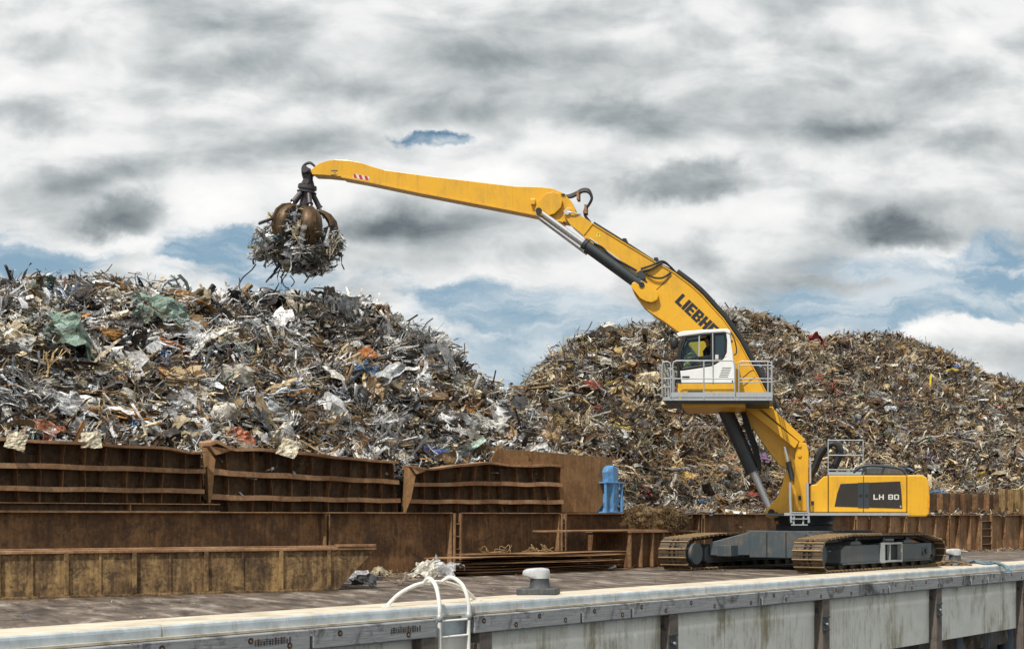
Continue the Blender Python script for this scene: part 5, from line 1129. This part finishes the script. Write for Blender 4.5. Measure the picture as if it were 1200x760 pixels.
    for k in range(3):
        x0 = 414 + k * 6.8; slab([(x0 + .8 + 0, 208.4 + k * 1.1), (x0 + 4.6, 209.0 + k * 1.1), (x0 + 2.6, 204 + k * 1.25), (x0 - .6 if k else 414.2, 203.5 + k * 1.25)], y0 - .009, y0 - .0055, 'red_stripe', 'red', stick, Yref=y0)
    for px, py, w_ in ((392, 200, .10), (391.5, 205, .09), (392.5, 202.5, .02)): p = PX(px, py, y0); m = MB(); m.box((p.x - w_, y0 - .006, p.z - .012), (p.x + w_, y0 - .001, p.z + .012)); m.build('small_mark', 'black', stick)
    # ---- stick cylinders
    for k, yy in enumerate((y0 - .10, YC + hs + .10)):
        dz = 0
        c1 = PX(752, 333.5, ys - .1); c1 = Vector((c1.x, yy, c1.z)); c2 = PX(631.5, 247, y0); c2 = Vector((c2.x, yy, c2.z)); mid = c1.lerp(c2, .535)
        m = MB(); m.cyl(c1 + (c2 - c1) * .03, mid, .16, 24); m.cyl(mid, mid.lerp(c2, .06), .19, 24); m.cyl(c1 - (c2 - c1) * .015, c1.lerp(c2, .05), .2, 18); cyl = m.build('stick_cylinder', 'steel_dark', root)
        m = MB(); m.cyl(mid, c2, .078, 18); m.build('piston_rod', 'chrome', cyl)
        m = MB(); off = Vector((-.12, 0, -.2)); m.cyl(mid + off * .8, c2 + off * .7, .03, 8); m.cyl(mid + Vector((.1, 0, .22)), mid.lerp(c1, .9) + Vector((.1, 0, .2)), .025, 8); m.build('oil_line', 'chrome', cyl)
    m = MB(); m.cyl(PX(668, 262, y0 - .06), PX(700, 290, y0 - .06), .028, 8); m.build('oil_line', 'chrome', root)
    # ---- lift cylinders
    for k, yy in enumerate((YC - .40, YC + .40)):
        t_ = PX(845, 470, YC - .6); t_ = Vector((t_.x, yy, t_.z)); b_ = PX(903.5, 599, YC - .5); b_ = Vector((b_.x, yy, b_.z)); mid = t_.lerp(b_, .62)
        m = MB(); m.cyl(t_, mid, .235, 26); m.cyl(mid, mid.lerp(b_, .05), .27, 26); cyl = m.build('lift_cylinder', 'steel_dark', root); m = MB(); m.cyl(mid, b_, .115, 20); m.build('piston_rod', 'chrome', cyl)
        m = MB(); m.cyl(t_ + Vector((.24, 0, 0)), mid + Vector((.24, 0, 0)), .03, 8); m.build('oil_line', 'black', cyl)
    t_, b_ = PX(919.5, 523, ys - .1), PX(929, 562, ys - .1); m = MB(); m.cyl(t_.lerp(b_, .45), b_, .085, 16); small = m.build('service_cylinder', 'steel_dark', root); m = MB(); m.cyl(t_, t_.lerp(b_, .5), .05, 14); m.build('piston_rod', 'chrome', small)
    for k in range(4):
        m = MB(); m.tube(spline([PX(868 + k, 476, ys - .2), PX(873 + k * 2, 500, ys - .25), PX(882 + k * 2, 525, ys - .2), PX(889 + k, 550, ys - .15)], 5), .028, 6); m.build('hose', 'black', root)
    # ---- folding hoses at the boom/stick joint
    for k in range(3):
        m = MB(); y = YC - .15 + k * .13; s_ = k * 1.3
        m.tube(spline([PX(662, 230, y), PX(669, 231 - s_, y), PX(676, 228 - s_, y), PX(683, 224.5 - s_, y), PX(690, 225.5 - s_, y), PX(693.5, 232, y), PX(690, 240, y), PX(685.5, 246, y), PX(686, 253, y), PX(692, 261, y)], 6), .045, 8); m.build('hose', 'black', root)
    for px, py in ((677, 229), (686, 245)): p = PX(px, py, YC - .2); m = MB(); m.box((p.x - .03, p.y - .06, p.z - .14), (p.x + .05, p.y + .35, p.z + .14)); m.build('hose_clamp', 'rust_flange', root)
    # ---- platform
    YP0, YP1 = 46.9, 49.5; z0 = PX(800, 469, YP0).z; z1 = PX(800, 460.5, YP0).z; xl, xr = PX(776, 460, YP0).x, PX(905.5, 460, YP0).x
    m = MB(); m.box((xl, YP0, z0), (xr, YP1, z0 + .10)); pf = m.build('platform', 'galv', root, bevel=.004)
    m = MB(); m.box((xl + .1, YP0 + .1, z0 - .07), (xr - .1, YP1 - .1, z0 - .003)); m.build('underframe', 'steel_dark', pf)
    xm = PX(862, 460, YP0).x
    for (a, b) in ((xl + .28, xm - .02), (xm + .02, xr)):
        m = MB(); m.box((a, YP0 - .02, z0 + .102), (b, YP0 + .01, z1 + .03)); m.build('toe_board', 'galv', pf)
    m = MB(); m.box((xl, YP0, z0 + .102), (xl + .03, YP1, z1)); m.build('toe_board', 'galv', pf)
    p = PX(797, 466, YP0 - .03); m = MB(); m.cyl((p.x, YP0 - .006, p.z), (p.x, YP0 - .001, p.z), .03, 10); m.build('yellow_cap', 'sticker_yellow', pf)
    def rail(name, x0, x1, y_, zt, zb, mids, posts, r=.021):
        m = MB(); rr_ = .10
        m.tube([(x0, y_, zb), (x0, y_, zt - rr_), (x0 + rr_ * .3, y_, zt - rr_ * .3), (x0 + rr_, y_, zt), (x1 - rr_, y_, zt), (x1 - rr_ * .3, y_, zt - rr_ * .3), (x1, y_, zt - rr_), (x1, y_, zb)], r, 8)
        for mz in mids: m.cyl((x0, y_, mz), (x1, y_, mz), r * .8, 8)
        for px_ in posts: m.cyl((px_, y_, zb), (px_, y_, zt), r * 1.1, 8)
        m.build(name, 'galv', pf)
    Yr = YP0 + .0; zt = PX(800, 422.5, Yr).z; zm = PX(800, 443.5, Yr).z
    rail('railing', PX(788.5, 460, Yr).x, PX(861, 460, Yr).x, Yr, zt, z0, [zm], [PX(824.8, 450, Yr).x])
    rail('railing', PX(866, 460, Yr).x, PX(904.5, 460, Yr).x, Yr, zt - .02, z0, [zm, zm - .1, zt - .14], [PX(900, 450, Yr).x])
    # left end gate and right end rails run in depth
    for x_, nm in ((xl + .02, 'end_railing'), (xr - .03, 'end_railing')):
        m = MB()
        for y_ in (YP0 + .05, YP0 + 1.2, YP1 - .05): m.cyl((x_, y_, z0), (x_, y_, zt - .02), .026, 8)
        for z_ in (zt - .02, zm, (zt + zm) / 2): m.cyl((x_, YP0 + .05, z_), (x_, YP1 - .05, z_), .022, 8)
        m.build(nm, 'galv', pf)
    rail('gate', PX(776, 460, Yr).x, PX(786, 460, Yr).x, Yr - .02, zt - .03, z0 + .1, [zm, zm - .25], [])
    rail('back_railing', xl + .05, PX(790, 460, YP1).x, YP1 - .05, zt, z0, [zm], [])
    # yellow carrier below and beside the cab
    slab([(799, 476.5), (872, 476.5), (874, 471), (798, 471)], 47.3, YC + .3, 'cab_carrier', 'yellow', root, bevel=.02, Yref=47.3)
    m = MB(); p = PX(852, 476, 48.6); m.cyl(p + Vector((0, -.1, 0)), p + Vector((0, .5, 0)), .14, 18); m.build('cab_carrier_pin', 'yellow', root)
    # ---- cab
    Y0, Y1 = 47.45, 48.75
    cab = slab([(795.5, 448.5), (861, 448.5), (860.2, 430), (858.5, 415), (848, 420), (838, 427), (824, 430.5), (808, 433), (795, 434.5)], Y0, Y1, 'cab', 'white', root, bevel=.015, Yref=Y0)
    slab([(858.8, 415.5), (856, 397), (854.6, 388.6), (850.3, 388.6), (851.5, 398), (851.2, 412), (849, 419)], Y0, Y1, 'rear_pillar', 'white', cab, bevel=.01, Yref=Y0)
    slab([(792.8, 390.5), (800, 388), (825, 386.2), (852, 385), (856, 387), (856, 391.2), (849, 388.8), (825, 390.3), (806, 392.8), (795, 394.5)], Y0 - .03, Y1 + .03, 'cab_roof', 'white', cab, bevel=.02, Yref=Y0)
    slab([(794, 461), (861.5, 461), (861.5, 449.2), (794.5, 449.2)], Y0 + .01, Y1, 'cab_base', 'yellow', cab, bevel=.01, Yref=Y0)
    def edge_frame(pts, w, y, name, mat, yt=.05):
        m = MB(); P = [PX(a, b, Y0) for a, b in pts]
        for i in range(len(P)): a, b = P[i], P[(i + 1) % len(P)]; m.bar((a.x, y, a.z), (b.x, y, b.z), yt, w, (0, 1, 0)) if False else m.tube([(a.x, y, a.z), (b.x, y, b.z)], w / 2, 6)
        return m.build(name, mat, cab)
    win = [(799, 432.3), (796.5, 424), (797.5, 412), (804, 394), (834, 390.8), (834, 427)]
    win2 = [(836.3, 426), (836.3, 390.6), (849.8, 389.8), (851, 399), (850.6, 412), (846, 420)]
    for y in (Y0 + .02, Y1 - .02):
        edge_frame(win, .10, y, 'window_frame', 'black'); edge_frame(win2, .09, y, 'window_frame', 'black')
    m = MB(); a, b = PX(797.5, 421.5, Y0), PX(834, 416.5, Y0); m.bar((a.x, Y0 + .01, a.z), (b.x, Y0 + .01, b.z), .05, .05); m.build('window_bar', 'black', cab)
    m = MB(); a, b = PX(819.5, 392.5, Y0), PX(819, 418.5, Y0); m.bar((a.x, Y0 + .01, a.z), (b.x, Y0 + .01, b.z), .04, .05); m.build('window_bar', 'galv', cab)
    m = MB(); a, b = PX(835.2, 390, Y0), PX(835.6, 448, Y0); m.bar((a.x, Y0 - .008, a.z), (b.x, Y0 - .008, b.z), .03, .045); m.build('door_pillar', 'galv', cab)
    for nm, pts, mt, y in (('side_glass', [(799, 432), (796.8, 424), (798, 412), (804, 394.5), (819, 392.6), (819, 430)], 'glass', Y0 + .03), ('door_glass', [(820, 419), (820, 430), (833.5, 427), (833.5, 417.5)], 'glass', Y0 + .03), ('rear_side_glass', win2, 'glass_dark', Y0 + .03)):
        slab(pts, y, y + .008, nm, mt, cab, Yref=Y0)
    slab([(799, 432), (796.8, 424), (798, 412), (804, 394.5), (833, 391), (833, 427)], Y1 - .03, Y1 - .022, 'far_glass', 'glass', cab, Yref=Y0)
    # windscreen: curved, at the left end
    m = MB(); P = [PX(a, b, Y0) for a, b in ((803.5, 393.5), (798.5, 402), (795.6, 412), (794.6, 424), (795.5, 434), (797, 448))]
    vs = [(p.x, y, p.z) for p in P for y in (Y0 + .05, Y1 - .05)]; m.add(vs, [(2 * i, 2 * i + 1, 2 * i + 3, 2 * i + 2) for i in range(len(P) - 1)], True); ws = m.build('windscreen', 'glass', cab); md = ws.modifiers.new('t', 'SOLIDIFY'); md.thickness = .01
    for y in (Y0 + .03, Y1 - .03): m = MB(); m.tube(spline([(p.x, y, p.z) for p in P], 4), .055, 8); m.build('front_pillar', 'black', cab)
    p = PX(851, 388, Y0)
    m = MB(); sp_ = PX(848, 440, Y0)
    for k in range(6): a = PX(842.5 + k * .8, 441.3 - k * 2.1, Y0 - .004); m.box((a.x, Y0 - .010, a.z), (a.x + .28, Y0 - .001, a.z + .012))
    m.build('vent_slits', 'slate', cab)
    m = MB(); a, b = PX(799.5, 442.5, Y0), PX(808, 440.5, Y0); m.box((a.x, Y0 - .04, a.z), (b.x, Y0 - .001, b.z)); m.build('door_handle', 'black', cab, bevel=.01)
    p = PX(858.3, 446.5, Y0); m = MB(); m.cyl(p + Vector((0, -.015, 0)), p, .025, 10); m.build('round_cap', 'black', cab)
    m = MB(); a, b = PX(807, 459, Y0), PX(822.5, 457, Y0); m.bar((a.x, Y0 - .12, a.z), (b.x, Y0 - .12, a.z), .06, .05); m.bar((a.x, Y0 - .12, a.z - .02), (a.x, Y0, a.z - .02), .05, .08); m.bar((b.x, Y0 - .12, a.z - .02), (b.x, Y0, a.z - .02), .05, .08); m.build('step_handle', 'steel_dark', cab)
    for y, px in ((Y0 - .12, 790),):
        p = PX(px, 402, Y0); m = MB(); m.sphere(p + Vector((0, 0, 0)), .16, 14, 10, (.75, .5, 1.15)); m.build('mirror', 'black', cab); m = MB(); m.tube([p + Vector((.05, .1, .1)), PX(797, 393, Y0)], .02, 6); m.tube([p + Vector((0, 0, -.1)), PX(788.5, 425, Y0), PX(789, 452, Y0)], .012, 6); m.build('mirror_arm', 'black', cab)
    m = MB(); m.tube(spline([PX(856.5, 390, Y0 - .03), PX(860, 396, Y0 - .05), PX(862.5, 405, Y0 - .05), PX(863, 413, Y0 - .04), PX(860, 416, Y0 - .02)], 5), .02, 6); m.build('grab_rail', 'black', cab)
    # seat and console inside
    m = MB(); a = PX(829, 431, Y0); m.box((a.x - .22, Y0 + .4, a.z + .02), (a.x + .30, Y0 + .95, a.z + .12)); m.box((a.x + .18, Y0 + .4, a.z + .12), (a.x + .32, Y0 + .95, a.z + .78)); m.build('seat', 'seat_cloth', cab, bevel=.03)
    m = MB(); a = PX(812, 433, Y0); m.box((a.x - .06, Y0 + .35, a.z), (a.x + .10, Y0 + .5, a.z + .30)); m.build('console', 'black', cab, bevel=.02)
    p = PX(840, 418, Y0 + .02); m = MB(); m.box((p.x - .05, Y0 + .022, p.z - .07), (p.x + .05, Y0 + .028, p.z + .07)); m.build('sticker', 'letter_white', cab)
    # small service wire on carrier behind the cab
    slab([(861.8, 461), (862, 425), (871, 421), (886, 440), (897, 461)], YC - .75, YC - .45, 'mast_cover', 'yellow', root, bevel=.01, Yref=YC - .75)
    m = MB(); m.tube(spline([PX(868, 444, 49.3), PX(874, 439.5, 49.3), PX(880, 434.5, 49.3), PX(884, 434, 49.3)], 5), .018, 6); m.build('cable', 'black', root)
machine()

def person():
    Y0 = 47.45 + .67; base = PX(829.5, 430, 47.45); X = base.x; Z = base.z + .10
    me = bpy.data.meshes.new('person'); o = bpy.data.objects.new('person', me); col.objects.link(o)
    J = [((0, 0, .08), .15), ((0.02, 0, .30), .15), ((0.0, 0, .50), .17), ((-.01, 0, .58), .07), ((-.02, 0, .66), .06), ((-.03, 0, .74), .092), ((-.025, 0, .83), .098), ((-.02, 0, .89), .07),
         ((0, -.18, .50), .07), ((-.06, -.22, .24), .052), ((-.30, -.20, .20), .042), ((-.38, -.20, .21), .04),
         ((0, .18, .50), .07), ((-.06, .22, .24), .052), ((-.30, .20, .20), .042), ((-.38, .20, .21), .04),
         ((-.20, -.11, .10), .10), ((-.44, -.12, .10), .075), ((-.50, -.12, -.24), .05), ((-.60, -.12, -.28), .045),
         ((-.20, .11, .10), .10), ((-.44, .12, .10), .075), ((-.50, .12, -.24), .05), ((-.60, .12, -.28), .045)]
    Ed = [(0, 1), (1, 2), (2, 3), (3, 4), (4, 5), (5, 6), (6, 7), (2, 8), (8, 9), (9, 10), (10, 11), (2, 12), (12, 13), (13, 14), (14, 15), (0, 16), (16, 17), (17, 18), (18, 19), (0, 20), (20, 21), (21, 22), (22, 23)]
    me.from_pydata([j[0] for j in J], Ed, []); sk = o.modifiers.new('skin', 'SKIN'); sv = me.skin_vertices[0].data
    for i, j in enumerate(J): sv[i].radius = (j[1], j[1])
    sv[0].use_root = True; sb = o.modifiers.new('sub', 'SUBSURF'); sb.levels = 2; sb.render_levels = 2
    o.location = (X, Y0, Z); me.materials.append(MATS['skin']); ORG[o.name] = Vector((X, Y0, Z))
    tag(o, 'seated operator with dark hair and black jacket inside the cab, facing left', 'person')
    org = Vector((X, Y0, Z))
    m = MB(lambda p: org + p); m.tube([(0, 0, .05), (.02, 0, .30), (0, 0, .48), (-.01, 0, .60)], [.18, .185, .19, .085], 16)
    for s in (-1, 1): m.tube([(0, s * .17, .52), (-.06, s * .22, .24), (-.30, s * .20, .20)], [.10, .075, .06], 10)
    m.build('jacket', 'jacket', o)
    m = MB(lambda p: org + p); m.sphere((0.005, 0, .865), .112, 14, 10, (.98, .92, .82)); m.build('hair', 'hair', o)
    m = MB(lambda p: org + p); m.sphere((-.125, 0, .78), .022, 8, 6, (1, .7, 1.2)); m.sphere((-.02, -.098, .79), .022, 8, 6, (.7, .5, 1.2)); m.build('nose_and_ear', 'skin', o)
    m = MB(lambda p: org + p); m.sphere((-.108, -.035, .815), .011, 6, 5); m.sphere((-.108, .035, .815), .011, 6, 5); m.build('eyes', 'black', o)
person()

# ------------------------------------------------------------------ grapple with its load
def grapple():
    Y = 50.2; top = PX(361, 201, Y); ax = PX(352, 262, Y)     # hangs slightly tilted
    root = thing('orange_peel_grapple', 'worn brown orange-peel grapple hanging from the tip of the yellow stick', 'grapple', PX(352, 292, Y))
    flg = PX(360, 221, Y); d = (PX(353, 262, Y) - top).normalized(); sx = Vector((1, 0, 0)); sx = (sx - d * sx.dot(d)).normalized(); sy = d.cross(sx)
    def G(p): return flg + sx * p[0] + sy * p[1] - d * p[2]   # local frame, z up the axis
    for s in (-.16, .10): m = MB(); m.box((top.x - .10, Y + s, top.z - .42), (top.x + .12, Y + s + .06, top.z + .08)); m.build('link_plate', 'grab_steel', root, bevel=.02)
    m = MB(); m.cyl(top + Vector((0, -.38, 0)), top + Vector((0, .38, 0)), .11, 16); m.cyl(top + Vector((0, -.25, -.36)), top + Vector((0, .25, -.36)), .10, 16); m.build('hinge_pin', 'grab_steel', root)
    m = MB(G); m.tube([(0, 0, .28), (0, 0, .08)], [.16, .24], 20); m.cyl((0, 0, .08), (0, 0, -.02), .30, 28); m.cyl((0, 0, -.021), (0, 0, -.10), .25, 24); m.cyl((0, 0, -.101), (0, 0, -.14), .31, 28)
    for k in range(14): th = k * math.pi / 7; m.cyl((.26 * math.cos(th), .26 * math.sin(th), .08), (.26 * math.cos(th), .26 * math.sin(th), .12), .025, 6)
    m.build('rotator', 'grab_steel', root)
    m = MB(G); m.tube([(0, 0, -.14), (0, 0, -.30), (0, 0, -.62), (0, 0, -.85)], [.20, .17, .20, .16], 8); m.build('grapple_body', 'grab_steel', root, bevel=.01)
    m = MB(G); m.cyl((0, 0, -.66), (0, 0, -.80), .34, 10); m.build('hub', 'claw_brown', root, bevel=.02)
    for k in range(3):
        y = -.18 + k * .12; m = MB(); m.tube(spline([PX(370, 196, Y + y), PX(364, 191.5 - k * .4, Y + y), PX(358, 193 - k * .4, Y + y), PX(354.5, 199 - k, Y + y), PX(355.5, 207, Y + y), PX(359, 214, Y + y)], 6), .035, 7); m.build('hose', 'black', root)
    nC = 5
    for k in range(nC):
        th = R(90 + 36 + 72 * k); c, s = math.cos(th), math.sin(th)
        er = lambda r_, t_, z: (r_ * c - t_ * s, r_ * s + t_ * c, z)
        # closing cylinder
        m = MB(G); m.tube([er(.20, 0, -.16), er(.44, 0, -.52)], .085, 14); m.tube([er(.44, 0, -.52), er(.47, 0, -.56)], .105, 14); cyl = m.build('closing_cylinder', 'grab_steel', root)
        m = MB(G); m.tube([er(.44, 0, -.52), er(.66, 0, -.86)], .045, 10); m.build('piston_rod', 'chrome', cyl)
        # shell
        prof = [(.28, -.66, .13), (.50, -.64, .20), (.74, -.72, .23), (.95, -.92, .31), (1.05, -1.20, .35), (1.03, -1.50, .32), (.90, -1.78, .23), (.72, -1.98, .17), (.50, -2.06, .03)]
        m = MB(G); n = 7; vs = []
        for (r_, z, w) in prof:
            for j in range(n): q = (j / (n - 1) - .5) * 2; vs.append(er(r_ - .30 * w * abs(q) ** 2.2 * 1.6, q * w, z - .03 * abs(q)))
        mm = len(prof); m.add(vs, [(i * n + j, i * n + j + 1, (i + 1) * n + j + 1, (i + 1) * n + j) for i in range(mm - 1) for j in range(n - 1)], True)
        sh = m.build('grapple_claw', 'claw_brown', root); md = sh.modifiers.new('thick', 'SOLIDIFY'); md.thickness = .05; md.offset = 0
        m = MB(G); vs = []
        for (r_, z, w) in prof: vs += [er(r_ + .10, -.045, z + .03), er(r_ + .10, .045, z + .03), er(r_ + .0, .06, z), er(r_ + .0, -.06, z)]
        m.add(vs, [(i * 4 + q, i * 4 + (q + 1) % 4, i * 4 + 4 + (q + 1) % 4, i * 4 + 4 + q) for i in range(mm - 1) for q in range(4)] + [(0, 3, 2, 1), tuple(4 * (mm - 1) + q for q in range(4))]); m.build('claw_rib', 'claw_brown', sh)
    # load
    r = np.random.default_rng(77); pos = []; nr = []
    cen = np.array(PX(347, 288, Y))
    while len(pos) < 1300:
        dv = r.normal(size=3); dv /= np.linalg.norm(dv); rad = r.uniform(.2, 1) ** .5
        lump = .80 + .22 * math.sin(dv[0] * 4 + 1.1 + dv[2] * 2) + .12 * math.sin(dv[2] * 7 + dv[1] * 5); p = cen + dv * rad * lump * np.array([1.5 if dv[0] > 0 else 1.36, 1.15, 1.0]); ppx = CX + F * p[0] / p[1]; ppy = HY - F * (p[2] - HC) / p[1]
        if ppy < 286 and np.hypot(p[0] - PX(352, 270, Y).x, p[1] - Y) > (1.3 if (abs(ppx - 352) < 7 or ppx < 322 or ppx > 386) else .98): continue
        if ppy < 252 or (ppy < 266 and abs(ppx - 352) > 30): continue
        pos.append(p); nr.append(dv)
    for i in range(120):      # between the front claws
        dv = r.normal(size=3); pos.append(np.array(PX(352.5, 270, Y)) + np.array([0, -.5, 0]) + r.normal(size=3) * np.array([.12, .2, .26])); nr.append(np.array([0, -1, 0]) + .6 * dv)
    for i in range(120): pos.append(np.array(PX(r.uniform(338, 372), r.uniform(300, 318), Y)) + np.array([0, r.normal(0, .3), 0])); nr.append(r.normal(size=3))
    for i in range(110): pos.append(np.array(PX(r.uniform(372, 396), r.uniform(272, 298), Y)) + np.array([0, r.normal(0, .45), 0])); nr.append(r.normal(size=3))
    for i in range(90): pos.append(np.array(PX(r.uniform(301, 322), r.uniform(270, 305), Y)) + np.array([0, r.normal(0, .4), 0])); nr.append(r.normal(size=3))
    pos = np.array(pos); nr = np.array(nr); nr /= np.linalg.norm(nr, axis=1)[:, None]
    scatter_mesh('scrap_load', pos, nr, np.where(r.uniform(size=len(pos)) < .12, r.uniform(.5, .85, len(pos)), r.uniform(.14, .5, len(pos))), PAL_G, r, 'scrap', .7, {'strip': 16, 'sheet': 3, 'bar': 8, 'wire': 5, 'angle': 4, 'curve': 2, 'bundle': 9, 'crush': 1}, 'bristling tangle of grey scrap clenched in the grapple claws', 'scrap load')
    m = MB(); m.tube(spline([PX(300, 309, Y), PX(295, 316, Y), PX(289, 321, Y), PX(284, 326, Y), PX(280, 333, Y), PX(277, 336, Y)], 4), .022, 5); m.tube(spline([PX(336, 322, Y), PX(331, 328, Y), PX(333, 335, Y), PX(339, 338, Y)], 4), .018, 5)
    m.tube(spline([PX(340, 323, Y), PX(345, 330, Y), PX(341, 336, Y)], 4), .018, 5)
    tag(m.build('dangling_wire', 'black'), 'thin black wire dangling down to the heap from the scrap load', 'wire')
    for px0, py0, px1, py1, w, mt, lb in ((290, 289, 316, 292, .08, 'rust_tan', 'brown stick poking out left of the clenched scrap'), (384, 290, 402, 285, .10, 'black', 'dark bar poking out right of the clenched scrap')):
        m = MB(); m.bar(PX(px0, py0, Y - .2), PX(px1, py1, Y), w, w); tag(m.build('scrap_bar', mt), lb, 'bar')
grapple()
